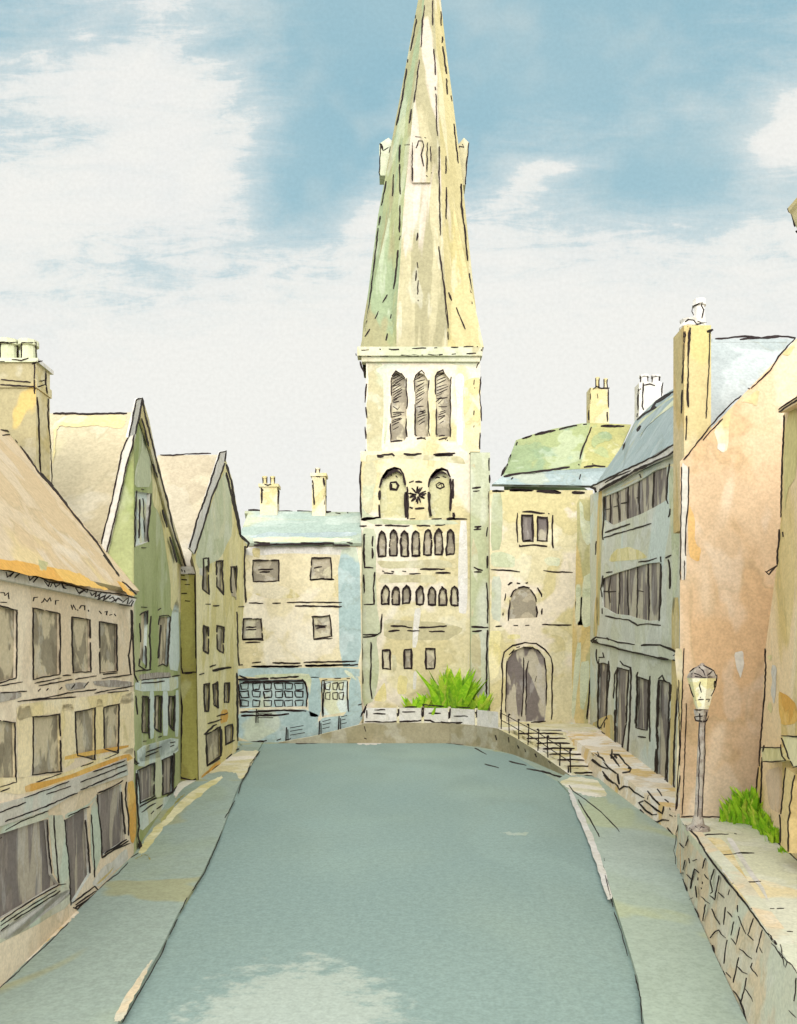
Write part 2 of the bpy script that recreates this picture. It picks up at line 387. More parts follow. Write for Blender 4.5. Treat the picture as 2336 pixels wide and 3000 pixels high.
m.blot(PV, one(K, '1110,200 1250,150 1480,0 1620,-10 1560,90 1500,190 1470,130 1300,140 1130,240 1090,300 1080,270'), W['step'], .006)
m.blot(PV, one(K, '700,1690 760,1560 900,1360 960,1290 905,1400 830,1540 760,1690'), W['stone'], .006)
tag(m.build('left_pavement'), kind='structure')
rp = kerbR + [(8.6, 40.5), (9.8, 38.4), (9.25, 26), (7.85, 22), (7.15, 19.6), (6.2, 15.5), (5.65, 13), (5.1, 10), (4.6, 6)]
m = slab(rp, .1, W['paver'], 'p')
m.ink(PV, Ft('770,1340 800,1380 890,1440 1000,1530 1100,1630 1130,1670; 835,1440 870,1500 920,1580 990,1705; 1020,1860 1025,1880') + It('330,390 380,455') + Wt('1292,1868 1308,1935; 1310,1945 1325,1985 1340,2040; 1355,2080 1367,2130 1370,2184'), 3.6, .006)
m.blot(PV, one(Wt, '1212,1682 1222,1690 1260,1770 1290,1850 1308,1918 1296,1920 1278,1860 1250,1780 1222,1715'), W['paper'], .006)
m.blot(PV, one(Wt, '1190,1668 1230,1655 1275,1665 1300,1700 1260,1700 1225,1690'), W['step'], .005)
tag(m.build('right_pavement'), kind='structure')

# ================================================================== LEFT HOUSE ONE (near, pink)
C1 = (-7.89, 23.76); P1 = vplane((-7.1, 14.19), C1); u1 = (Vector(C1) - Vector((-7.1, 14.19))).normalized()
def onP1(Y, z): t = (Y - 14.19) / u1.y; return Vector((-7.1 + u1.x * t, Y, z))
T = thing('town_house', 'pink buff three-storey house at the left edge with amber roof and ground-floor shop front', 'house', (-8, 18, .1))
holes = []; N1 = P1.n
def O1(s, mat='win_w', **k): return opening(T, P1, holes, one(B, s) if k.pop('t', B) is B else one(K, s), W[mat], depth=.05, **k)
for s in ('-60,360 105,400 100,820 -60,870', '205,385 370,420 372,800 208,830', '447,440 560,458 565,785 455,790', '617,470 728,488 730,778 622,790'):
    O1(s, rim=W['pinkwall'])
for s in ('-60,1080 92,1100 100,1470 -60,1520', '205,1065 370,1048 380,1405 203,1425', '467,1035 590,1008 590,1330 480,1305', '645,1005 740,985 735,1290 648,1262'):
    O1(s, rim=W['ochrelow'])
sf = opening(T, P1, holes, one(K, '-60,520 295,425 325,770 365,830 0,1050 -60,1085'), W['win_d'], name='shop_window', rim=W['shopgrey'], depth=.07,
    out=K('0,545 10,540; 293,430 300,600 322,765; 332,400 345,600 365,825; 0,1065 90,1000 250,900 365,835 410,830; 0,1090 120,1010 350,868; 85,1055 350,890 372,870; 0,1125 55,1080'))
d1 = opening(T, P1, holes, one(K, '405,430 540,350 560,770 445,965'), W['win_d'], name='door', pane='door_panel', rim=W['shopgrey'], depth=.07,
    out=K('402,430 412,580 425,650 440,965; 420,408 520,360 555,350; 530,430 545,560 560,765; 565,395 575,500 590,790; 450,950 520,895 590,845 615,870 480,985 455,975; 470,960 600,870; 465,980 610,880'))
opening(T, P1, holes, one(K, '605,275 755,205 780,555 635,655'), W['win_d'], rim=W['shopgrey'], depth=.06,
    out=K('605,270 612,400 630,500 635,670; 608,265 700,225 765,185; 755,255 765,380 780,520; 785,190 780,300 800,420 800,530; 635,670 700,620 810,575; 650,640 790,550; 640,660 800,560'))
m = MB()
m.prism([onP1(10.5, -.1), onP1(C1[1], -.1), onP1(C1[1], 7.95), onP1(10.5, 7.55)], (-7, .0, 0), W['pinkwall'], holes=holes)
m.blot(P1, one(B, '-60,985 150,975 500,960 820,905 840,1330 700,1390 400,1470 150,1560 -60,1620'), W['ochrelow'], .004, rnd=1) if 0 else None
m.ink(P1, B('0,205 160,235; 265,258 480,290 620,330 820,372; 815,395 818,560 800,680 815,800; 822,400 828,600 835,800 860,850; 0,870 140,845; 0,915 165,903; 215,855 380,820; 240,870 450,830; 470,830 600,808; 635,825 820,800; 640,800 730,790; 110,968 290,945 420,915 590,895 600,890; 130,965 470,940; 590,915 830,870; 670,912 800,900; 235,905 250,890; 290,900 300,885; 370,895 385,880; 440,890 465,860; 520,880 550,845; 390,808 440,803'), 4.6)
m.ink(P1, B('205,345 210,320 235,318; 255,352 270,345 275,325 290,345 310,320 315,345; 345,365 345,340 365,340; 440,365 450,395 455,365 470,395; 480,400 485,400; 495,390 505,370 525,370 528,400; 550,398 552,408; 618,405 630,420; 650,410 665,405 660,430; 680,430 695,425; 712,420 718,435; 0,290 25,290 30,310 50,290 55,330; 0,350 40,350'), 4.4)
m.ink(P1, K('0,385 160,322; 150,293 300,240 430,190; 580,132 780,60; 290,270 440,222; 500,195 790,85; 30,440 250,360 480,262; 500,245 790,120; 30,495 130,440 300,375; 225,195 380,142; 500,100 580,70; 650,50 735,15; 0,255 60,230; 870,350 970,290; 850,140 852,300 865,470 858,530 880,600 865,630; 835,0 840,80'), 4.2)
m.ink(P1, K('840,60 860,82; 845,85 865,75; 865,560 880,600; 862,575 876,618; 820,665 858,648'), 9)
m.build('wall', T)
sh = MB(); pl = Plane(P1.p + N1 * .05, N1)
sh.prism([pl.at(x, y) for x, y in one(K, '-260,400 160,290 430,185 790,45 800,150 500,250 300,370 -260,560')], -N1 * .1, W['shopgrey'])
sh.ink(pl, K('150,293 300,240 430,190; 580,132 780,60; 290,270 440,222; 500,195 790,85; 30,440 250,360 480,262; 500,245 790,120; -20,390 160,322'), 4, .01)
sh.build('fascia', T)
f2 = MB(); f2.blot(P1, one(B, '-120,985 150,975 500,950 835,895 840,1330 700,1385 400,1460 150,1545 -120,1610'), W['ochrelow'], .006, rnd=1)
# the pigment field is cut round the windows by lying below them: build it as strips between openings
f2 = MB()
def strip(surf, polys, mat, off=.006):
    for p in polys: f2.blot(surf, p, mat, off, rnd=1, jit=.8)
strip(P1, B('-120,1520 -120,1440 200,1440 400,1415 640,1310 835,1250 840,1330 700,1385 400,1465 150,1550; 100,1000 200,990 200,1420 110,1470; 375,990 462,980 475,1330 385,1400; 595,960 642,950 645,1290 595,1330; 742,940 835,900 838,1300 742,1290; 100,990 300,960 600,930 835,895 835,975 640,1000 450,1030 200,1060 110,1095'), W['ochrelow'])
strip(P1, B('150,1490 400,1440 650,1340 800,1290 830,1330 640,1385 400,1460 160,1540'), W['orange_y'], .009)
strip(P1, B('570,840 700,832 820,845 820,875 700,880 590,868; 400,860 480,848 550,855 520,890 420,900; -60,915 130,905 130,945 -60,985'), W['lead'], .009)
strip(P1, K('-120,500 0,470 290,375 300,395 300,420 -120,560; 300,400 402,400 440,880 370,830 330,760 300,420; 402,395 545,340 605,265 605,290 550,345 405,428; 562,360 605,290 632,640 590,770 565,640; -120,1100 0,1060 370,840 435,850 440,960 200,1100 -120,1260'), W['shopfront'], .006)
strip(P1, K('400,60 800,-20 800,-40 400,30; 790,200 830,180 845,300 850,480 830,580 810,560 800,420'), W['orange_y'], .009)
strip(P1, K('570,830 640,720 700,690 790,600 800,680 700,760 640,830 600,850; -60,1150 430,850 440,900 60,1180'), W['paper'], .006)
strip(P1, K('590,840 690,740 720,710 650,800'), W['ystrip'], .009)
f2.build('wall_wash', T)
# eave frieze with drawn brackets
m = MB(); ev = [onP1(10.5, 7.55), onP1(C1[1], 7.95)]
plE = Plane(P1.p + N1 * .12, N1)
m.prism([plE.at(x, y) for x, y in one(B, '-300,90 0,150 160,175 480,262 850,330 830,372 620,330 265,258 0,205 -300,145')], -N1 * .13, W['paper'])
m.ink(plE, B('0,145 160,175 240,185 300,225 400,232 520,268 620,285 740,298 855,325; 35,160 45,195 70,175 90,160; 60,190 80,165; 90,200 120,170; 175,180 185,215 210,190 230,195 245,185; 205,225 240,190; 275,215 300,250 310,220; 330,225 345,255 370,235; 310,255 325,230; 385,235 395,260 410,265; 400,250 425,245; 470,260 490,290 520,275 540,290 545,265; 490,300 530,270; 560,290 570,310 600,285 590,320 630,290; 620,300 610,335 660,300 640,340 690,305; 680,330 700,315 720,345 735,320; 690,350 740,325 760,345; 760,350 800,320 790,365; 800,360 825,335; 745,365 815,372 830,340'), 4.4, .012)
m.build('eave_frieze', T)
# roof
rgF = Vector((-11.35, 23.76, 12.55)); rgN = Vector((-10.6, 10.5, 12.45))
eF = onP1(23.85, 7.95) + N1 * .15; eN = onP1(10.5, 7.55) + N1 * .15
rF = pt(*one(A, '60,795')[0], 23.8); rN = rF + Vector((1.05, -13.0, -.1))
RP = plane3(eF, rF, eN)
m = MB(); m.prism([eN, eF, rF, rN], RP.n * -.16, W['pinkroof'])
back = rF + Vector((-3.9, .1, -4.8)); bN = rN + Vector((-3.9, .1, -4.8))
m.prism([rN, rF, back, bN], (0, 0, -.16), W['pinkroof'])
m.poly([onP1(23.76, 7.8), (rF.x, 23.76, rF.z - .15), (back.x, 23.76, 7.9), (back.x, 23.76, 0), onP1(23.76, 0)], W['pinkwall'])
m.ink(RP, A('250,1045 330,1120 420,1240 520,1370 600,1465 740,1680; 760,1710 805,1745 850,1790; 80,800 130,865 250,1045; 0,765 55,770 75,770 100,790 120,830; 0,800 60,795; 50,765 60,735 95,745 100,770 70,780'), 5.4)
m.ink(RP, A('250,1030 330,1115; 640,1545 740,1675; 270,1060 420,1235'), 6.5)
m.blot(RP, one(A, '245,1065 320,1140 420,1250 600,1480 740,1690 850,1800 790,1795 620,1560 470,1400 480,1350 350,1220'), W['orange_y'], .006)
m.blot(RP, one(A, '245,1065 310,1120 330,1250 290,1400 300,1640 235,1640 245,1400 260,1240'), W['ystrip'], .008)
m.blot(RP, one(A, '-60,1570 100,1580 300,1620 500,1660 560,1700 700,1770 560,1745 300,1690 -60,1625'), W['orange_y'], .010)
m.build('roof', T)
# chimney on the near roof
x1 = pt(*one(A, '225,340')[0], 24.0).x
zt = pt(*one(A, '225,345')[0], 24.0).z
m = MB(); m.box(x1 - 2.6, x1, 24.0, 24.95, 9, zt, W['tan'], W['cream'])
zb = pt(*one(A, '225,470')[0], 24).z
m.box(x1 - 2.65, x1 + .04, 23.95, 25.0, zb - .16, zb + .1, W['tan'], W['cream'])
m.box(x1 - 2.7, x1 + .08, 23.93, 25.04, zt, zt + .12, W['sage'], W['paper'])
s = Surf(m)
m.ink(s, A('10,450 100,460 190,468; 0,482 120,490 235,496; 225,465 285,452; 225,500 285,480; 215,350 215,540; 230,560 240,700 245,900 252,1040; 285,395 283,480 293,550; 300,570 298,700 315,850 325,1100; 0,338 30,338; 75,325 130,332 180,318; 200,352 230,340 265,335'), 4.6)
ch = m.build('chimney', T)
pots(ch, [(pt(26, 0, 24.4).x, 24.4, zt + .1, pt(0, 1001, 24.4).z, .33), (pt(84, 0, 24.4).x, 24.4, zt + .1, pt(0, 1001, 24.4).z, .27), (pt(-28, 0, 24.4).x, 24.4, zt + .1, pt(0, 1001, 24.4).z, .3)], W['sage'])

# ================================================================== LEFT HOUSE TWO (green gable)
P2b = vplane(C1, (-10.36, 37.9)); P2a = vplane((-7.89, 23.82), (-12, 23.95))
cpx = CX + C1[0] / C1[1] * F
T = thing('gabled_house', 'narrow green house with the tallest pointed gable and a slit attic window', 'house', (-9, 28, .1), 'gabled houses on the left side')
holes = []
opening(T, P2b, holes, one(A, '842,1145 935,1160 922,1462 845,1490'), W['bluegrey'], rim=W['paper'], out=A('850,1140 840,1290 840,1495; 940,1160 930,1290 918,1400 925,1462; 870,1195 868,1350 865,1440; 878,1132 895,1135; 880,1498 908,1497'), inner=A('890,1190 900,1400'), iw=3)
opening(T, P2b, holes, one(B, '880,425 922,402 908,745 870,700'), W['win_w'], out=B('870,430 880,420 920,400 915,490; 870,480 875,600; 905,620 912,700 908,760; 940,435 930,560 938,640 935,770; 870,700 865,745 890,760 905,770; 845,778 940,770; 878,380 915,380'), rim=W['bluegrey'])
opening(T, P2b, holes, one(B, '992,440 1058,440 1045,740 988,738'), W['win_w'], out=B('985,490 995,435 1045,430 1065,445; 1060,440 1052,600 1042,750; 1000,490 985,700; 985,750 1015,735 1040,750; 985,400 1000,388'), rim=W['bluegrey'])
for s in ('888,942 925,942 928,1165 884,1160', '965,935 1008,935 1003,1160 962,1135', '1052,935 1088,935 1082,1150 1052,1110'):
    opening(T, P2b, holes, one(B, s), W['win_w'], rim=W['green'])
opening(T, P2b, holes, one(B, '855,1400 962,1352 960,1560 872,1600'), W['win_d'], rim=W['bluegrey'])
opening(T, P2b, holes, one(B, '1012,1332 1085,1302 1075,1535 1012,1552'), W['win_d'], rim=W['bluegrey'])
ap = A('880,575')[0][0]; m = MB()
gp = [P2b.at(x, y) for x, y in A('880,565 950,850 1040,1200 1160,1640')[0]]
base = [Vector((-10.36, 37.9, gp[-1].z)), Vector((-10.36, 37.9, -.1)), Vector((C1[0], C1[1], -.1)), Vector((C1[0], C1[1], P2b.at(cpx, one(A, '0,690')[0][1]).z))]
# left verge of the gable meets the corner
yv = 1166 + (cpx - 414) * (1625 - 1166) / (296 - 414)
base[-1] = P2b.at(cpx, yv)
m.prism(gp + base, (-.93, 2.5, 0), W['green'], side=W['creamroof'], holes=holes)
m.prism([Vector((C1[0] - .3, C1[1] + .3, 0)), Vector((-10.6, 37.8, 0)), Vector((-13.5, 37.8, 0)), Vector((-13, 24.2, 0))], (0, 0, 9.0), W['yolive'])
lf = P2a.at(296, 1700); c0 = P2a.at(cpx, yv)
m.prism([Vector((C1[0] - .01, 23.82, 3)), c0, P2a.at(300, 1640), P2a.at(300, 1900)], (-.93, 2.5, 0), W['green'], side=W['creamroof'])
m.ink(P2b, B('1070,812 1115,805; 880,855 1025,842; 880,835 1065,815; 885,935 910,935; 845,930 850,1000 855,1050; 930,950 925,1100 930,1200; 890,1215 912,1212; 905,1310 985,1280; 910,1285 1005,1250; 1060,1250 1085,1240; 1060,1225 1090,1220; 985,1190 1005,1185; 880,1660 930,1620 970,1600; 870,1620 975,1570; 940,1670 955,1650; 975,1640 1010,1610; 1040,1560 1125,1480; 1080,1290 1075,1500'), 4.4)
m.ink(P2b, A('885,565 905,680 950,850 985,1000 1040,1200 1080,1390 1165,1645; 880,690 905,770 925,865; 950,975 980,1060; 1010,1260 1040,1370; 1055,1430 1078,1500 1100,1590; 1080,1400 1120,1560'), 5)
m.build('wall', T)
f2 = MB()
strip(P2b, B('865,800 1000,785 1060,785 1065,815 960,825 870,835'), W['lead'], .008)
strip(P2b, B('840,840 1110,800 1110,900 840,905; 1010,905 1048,905 1048,1180 1012,1180; 929,905 962,905 960,1190 932,1205; 1092,900 1114,895 1112,1180 1090,1190; 850,1255 1110,1185 1112,1292 862,1392; 842,1395 868,1395 868,1700 850,1640; 930,1230 1110,1190 1110,1280 870,1350 870,1310; 850,1605 1000,1570 1110,1540 1130,1470 1125,1500 980,1680 870,1790; 966,1350 1008,1330 1008,1560 966,1570; 1062,430 1112,300 1118,780 1050,770'), W['bluegrey'])
strip(P2b, A('935,850 1000,1000 1090,1580 1165,1640 1165,1900 1060,1900 1060,1700 1000,1300 950,1230 945,1000'), W['yolive'])
strip(P2b, A('880,720 930,870 945,1120 835,1120 845,1000 885,870'), W['sage'])
f2.build('wall_wash', T)
# verge boards (thick copings)
vb = MB(); pv = Plane(P2a.p + P2a.n * .1, P2a.n); pb = Plane(P2b.p + P2b.n * .1, P2b.n)
sv = [pb.at(x, y) for x, y in A('850,570 890,565 835,870 828,860')[0]]
vb.prism([pb.at(x, y) for x, y in one(A, '855,570 888,562 842,790 800,810')], -pb.n * .07, W['paper'])
vb.prism([pv.at(x, y) for x, y in one(A, '806,800 842,790 800,930 740,1210 665,1545 630,1475 700,1200 760,900')], -pv.n * .07, W['paper'])
vb.ink(pb, A('850,575 860,568 880,565; 850,572 825,700 800,810; 885,575 862,700 842,790'), 5, .02)
vb.ink(pv, A('800,810 760,900 735,1030 700,1200 650,1390 632,1475; 838,790 825,870 790,980 765,1100 720,1300 662,1540; 660,1540 665,1560'), 5, .02)
vb.prism([pb.at(x, y) for x, y in one(A, '888,562 930,700 985,980 1050,1230 1175,1650 1150,1640 1040,1290 950,930 872,680')], -pb.n * .07, W['cream'])
vb.ink(pb, A('885,565 905,680 950,850 985,1000 1040,1200 1080,1390 1165,1645; 880,690 905,770 925,865; 950,975 980,1060; 1010,1260 1040,1370; 1055,1430 1078,1500 1100,1590'), 5, .02)
vb.build('verge_board', T)
# cream range roof behind
m = MB(); r0 = pt(100, 1212, 30); r1 = pt(385, 1208, 30); e0 = Vector((r0.x + 1.0, 25.2, 8.2)); e1 = Vector((-9.3, 25.2, 8.2))
m.prism([e0, e1, r1, r0], (0, .15, -.15), W['creamroof']); RP2 = plane3(e0, e1, r1)
m.prism([r0, r1, (r1.x - 1, 35, 8.2), (r0.x, 35, 8.2)], (0, -.1, -.15), W['creamroof'])
m.face([e1, r1, (r1.x - 1, 35, 8.2)], W['creamroof']); m.face([e0, r0, (r0.x, 35, 8.2)], W['creamroof'])
m.box(r0.x, -10.15, 25.3, 34.9, 0, 8.2, W['pinkwall'])
m.ink(RP2, A('330,662 450,662 560,668 650,662 790,662'), 6.5)
m.blot(RP2, one(A, '330,675 790,670 780,730 740,760 600,735 480,750 350,740 345,900 330,1000'), W['cream'], .006)
m.build('roof', T)
m = MB(); xa = pt(524, 0, 37.9).x; xb = pt(579, 0, 37.9).x; zt = pt(0, 1682, 37.9).z
m.box(xa, xb, 37.9, 38.6, 0, zt, W['olive']); m.box(xa - .05, xb + .04, 37.82, 38.7, zt, zt + .35, W['paper'])
s = Surf(m); zc = 0
m.ink(s, B('1110,150 1115,165; 1130,145 1135,160; 1150,150 1155,165; 1130,180 1150,185; 1170,172 1215,178; 1130,210 1165,210; 1150,240 1185,238; 1130,295 1165,295; 1155,340 1185,345; 1115,200 1118,400 1122,560 1130,760; 1215,180 1218,400 1220,560 1222,700; 1130,760 1140,790 1225,785 1232,715; 1120,870 1135,1000 1130,1200 1125,1420; 1230,840 1235,1000 1230,1100 1238,1250; 1235,1270 1235,1330; 1120,1420 1130,1445 1200,1460 1245,1440; 1155,795 1200,790'), 4.6)
m.build('pilaster', T)

# ================================================================== LEFT HOUSE THREE
P3 = vplane((-9.53, 38.4), (-9.99, 48.5))
T = thing('gabled_house', 'slender yellow-olive gabled house with slit windows, next to the cream shop', 'house', (-10, 45, .1), 'gabled houses on the left side')
holes = []
for s in ('1266,80 1298,75 1300,300 1262,270', '1347,95 1388,92 1385,200 1392,300 1350,250', '1440,128 1474,128 1468,295 1440,290',
          '1267,495 1298,505 1298,670 1267,650', '1352,495 1394,505 1390,665 1352,640', '1272,860 1303,855 1298,1030 1276,1030', '1327,862 1355,845 1358,1010 1332,990',
          '1397,855 1428,852 1424,975 1397,972', '1403,1125 1448,1108 1448,1215 1406,1240'):
    opening(T, P3, holes, one(B, s), W['win_f'], w=4.8, rim=W['yolive'])
opening(T, P3, holes, one(B, '1283,1175 1372,1125 1376,1305 1292,1365'), W['win_f'], name='door', pane='door_panel', rim=W['yolive'])
m = MB()
gp = one(A, '1205,1500 1392,905 1450,1080 1505,1430 1548,1490') + one(B, '1525,30 1520,380 1478,800 1482,1225 1470,1290 1250,1460 1238,1455 1228,800 1222,170 1195,60')
m.prism([P3.at(x, y) for x, y in gp], (-.66, 2.2, 0), W['yolive'], side=W['mauveroof'], holes=holes)
m.ink(P3, A('1410,980 1440,1080 1460,1200 1490,1350 1500,1430; 1408,1030 1440,1160 1500,1430; 1412,1040 1425,1100; 1495,1420 1550,1470 1540,1500; 1525,1490 1540,1500') , 6)
m.ink(P3, B('1525,0 1520,150 1530,350; 1280,362 1310,360; 1325,372 1365,370; 1485,380 1520,375; 1475,410 1480,550 1482,680 1490,745; 1240,800 1270,790; 1320,775 1435,755; 1305,755 1345,740; 1475,790 1478,1000 1480,1215; 1350,1060 1420,1040; 1295,1105 1380,1080; 1270,1175 1330,1120 1350,1110; 1285,1240 1290,1370 1370,1320; 1470,1270 1490,1262; 1410,1325 1445,1295; 1380,1140 1378,1300; 1400,1240 1460,1210'), 4.6)
m.ink(P3, B('1305,1415 1370,1365; 1325,775 1440,755'), 8)
m.build('wall', T)
f2 = MB(); strip(P3, A('1215,1540 1390,1000 1440,1180 1450,1400 1380,1560 1240,1640'), W['sage'])
strip(P3, B('1380,1020 1420,1020 1420,1090 1370,1110; 1300,1390 1370,1330 1375,1370 1280,1430; 1250,1440 1300,1390 1320,1420 1270,1450'), W['orange_y'], .008)
f2.build('wall_wash', T)
vb = MB(); pb = Plane(P3.p + P3.n * .1, P3.n)
vb.prism([pb.at(x, y) for x, y in one(A, '1372,900 1410,892 1395,980 1330,1160 1215,1540 1180,1500 1290,1160')], -pb.n * .08, W['paper'])
vb.ink(pb, A('1370,905 1410,895 1400,960; 1370,905 1335,1010 1285,1170 1225,1330 1180,1500; 1400,970 1370,1060 1320,1180 1265,1370 1213,1535'), 5, .02)
vb.build('verge_board', T)
m = MB(); r0 = pt(462, 1334, 44); r1 = pt(640, 1332, 44); e0 = Vector((r0.x + .8, 39, 9.6)); e1 = Vector((-9.9, 39, 9.6)); rg = plane3(e0, e1, r1)
m.prism([e0, e1, r1, r0], (0, .15, -.15), W['mauveroof']); m.prism([r0, r1, (r1.x, 49, 9.6), (r0.x, 49, 9.6)], (0, -.1, -.15), W['mauveroof'])
m.face([e1, r1, (r1.x, 49, 9.6)], W['mauveroof']); m.box(r0.x, -10.6, 39.1, 52.5, 0, 9.6, W['yolive'])
m.ink(rg, A('1000,922 1080,922 1200,912 1315,913'), 4.2)
m.build('roof', T)

# ================================================================== CREAM SHOP
P4 = Plane((0, 55.8, 0), (0, 1, 0))
T = thing('corner_shop', 'cream two-storey building with blue-grey shop front left of the church tower', 'shop', (-7, 55.8, 0))
holes = []
for s, d in (('195,725 355,725 355,855 195,857', '225,785 320,782; 235,800 300,798'), ('560,712 680,708 685,842 552,848', '575,775 625,765'), ('137,1090 245,1092 255,1215 130,1222', '150,1145 215,1142; 150,1160 215,1158'), ('566,1077 672,1070 685,1200 572,1215', '580,1135 655,1135; 590,1148 645,1142')):
    opening(T, P4, holes, one(Ct, s), W['win_f'], inner=Ct(d), iw=5.5, rim=W['shopcream'])
pan = []
for r, y in enumerate((1510, 1560, 1617)):
    for c, x in enumerate((142, 215, 287, 357, 417, 482)):
        a, b = random.uniform(-5, 5), random.uniform(-4, 4)
        pan.append([(x - 26 + a, y - 18 + b), (x + 24, y - 17 - b), (x + 22 - a, y + 19), (x - 20, y + 20 + b), (x - 26 + a, y - 18 + b)])
toS = lambda L: [[(650 + x / 2.126, 1300 + y / 2.126) for x, y in p] for p in L]
opening(T, P4, holes, one(Ct, '108,1472 520,1468 535,1635 112,1648'), W['shopblue'], name='shop_window', rim=W['shopblue'], inner=toS(pan), iw=4.4, w=6,
        out=Ct('100,1470 290,1462; 300,1462 480,1450; 130,1485 505,1478; 520,1480 535,1560 525,1640; 105,1500 115,1640; 500,1465 525,1500; 115,1672 270,1668 350,1660 525,1665; 120,1695 350,1690 420,1682; 110,1445 165,1465'))
pan = []
for y in (1512, 1572):
    for x in (662, 707, 745):
        pan.append([(x - 16, y - 20), (x + 14, y - 24), (x + 10, y + 22), (x - 14, y + 18), (x - 16, y - 20)])
opening(T, P4, holes, one(Ct, '625,1478 783,1473 790,1668 620,1696'), W['bluegrey'], name='door', pane='door_panel', rim=W['shopblue'], inner=toS(pan), iw=4, w=4,
        out=Ct('620,1475 660,1470; 700,1462 745,1462; 780,1460 800,1462; 622,1480 625,1600 630,1690; 785,1480 782,1560 790,1670; 640,1480 636,1540 630,1700'))
m = MB(); zt = P4.at(0, 1592).z; xl, xr = -11.3, P4.at(1060, 0).x
m.prism([(xl, 55.8, -.1), (xr, 55.8, -.1), (xr, 55.8, zt), (xl, 55.8, zt)], (0, 7, 0), W['shopcream'], holes=holes)
m.ink(P4, Ct('140,680 142,850 150,990; 95,1040 97,1200 105,1380; 95,1430 100,1700 98,1860; 105,1380 130,1375; 170,990 260,995; 315,993 370,992; 405,988 750,988; 455,1010 750,1015; 100,1015 135,1012; 190,1365 245,1362; 185,1388 500,1385; 315,1365 490,1368; 510,1362 840,1355; 520,1382 820,1378 850,1376; 145,1240 240,1235; 130,1218 260,1222; 552,850 640,838; 655,845 700,845; 570,1222 640,1215 690,1212; 395,1848 430,1835; 155,1862 280,1850; 340,1848 370,1840; 850,1630 875,1620'), 5)
m.ink(P4, Ct('185,1388 480,1388; 520,1385 800,1376'), 7)
m.build('wall', T)
f2 = MB()
strip(P4, Ct('725,660 860,640 870,1390 735,1390; 100,1395 860,1395 860,1460 100,1455; 100,1655 600,1655 600,1860 100,1860; 540,1455 618,1455 618,1700 540,1700; 795,1455 860,1455 880,1760 600,1860 600,1710 790,1690'), W['shopblue'])
strip(P4, Ct('200,1440 540,1430 560,1460 550,1580 535,1500 500,1460 210,1460; 760,1410 800,1420 850,1480 780,1440'), W['sage'], .009)
strip(P4, Ct('190,650 240,650 240,710 195,705; 190,870 330,880 430,900 500,960 300,965 200,940'), W['cream'], .009)
strip(P4, Ct('140,640 850,640 850,700 700,690 400,680 150,700'), W['paper'], .005)
f2.build('wall_wash', T)
m = MB(); r0 = pt(700, 1497, 58.6); r1 = pt(1058, 1500, 58.6); e0 = Vector((xl, 55.6, zt)); e1 = Vector((xr, 55.6, zt)); rg = plane3(e0, e1, r1)
m.prism([e0, e1, r1, (xl + .3, 58.6, r0.z)], (0, .1, -.2), W['greenblue']); m.prism([(xl, 58.6, r0.z), r1, (xr, 62, zt), (xl, 62, zt)], (0, -.1, -.2), W['greenblue'])
m.ink(rg, Ct('165,415 200,415 300,425 440,423; 470,420 560,425 680,425; 710,430 740,437; 780,428 790,432; 200,615 300,620; 200,632 350,628; 320,628 480,625 640,625; 490,618 560,622 700,618; 690,630 800,635; 780,615 815,622'), 5.5)
m.blot(rg, one(Ct, '160,540 400,560 840,545 840,575 400,590 170,590'), W['iceblue'], .006)
m.blot(rg, one(Ct, '200,585 500,580 820,590 800,612 200,612'), W['sage'], .008)
m.build('roof', T)
for (x0, x1, y0, y1, pp) in ((765, 815, 1425, 1480, ((776, 1396), (799, 1396))), (916, 955, 1394, 1482, ((931, 1372),))):
    a, b = pt(x0, y0, 58.6), pt(x1, y1, 58.6)
    m = MB(); m.box(a.x, b.x, 58.2, 59.2, b.z - .8, a.z, W['cream']); m.box(a.x - .1, b.x + .1, 58.1, 59.3, a.z - .12, a.z + .1, W['cream']); s = Surf(m)
    if len(pp) == 2: m.ink(s, Ct('245,272 250,300 248,370; 345,280 355,300 350,375; 265,250 285,258 310,250; 245,280 260,290; 345,280 352,295'), 5.5)
    else: m.ink(s, Ct('565,225 575,380; 635,212 645,290 640,330 645,380; 588,205 612,206; 640,325 652,325 640,378'), 5.5)
    c = m.build('chimney', T)
    pots(c, [(pt(px, 0, 58.7).x, 58.7, a.z + .05, pt(0, py, 58.7).z, .17) for px, py in pp], W['cream'])

# ================================================================== CHURCH
PC = Plane((0, 57, 0), (0, 1, 0))
T = thing('church', 'tall stone church tower with pointed octagonal spire in the centre', 'church', (1.7, 61, 1.3))
holes = []; bh = []
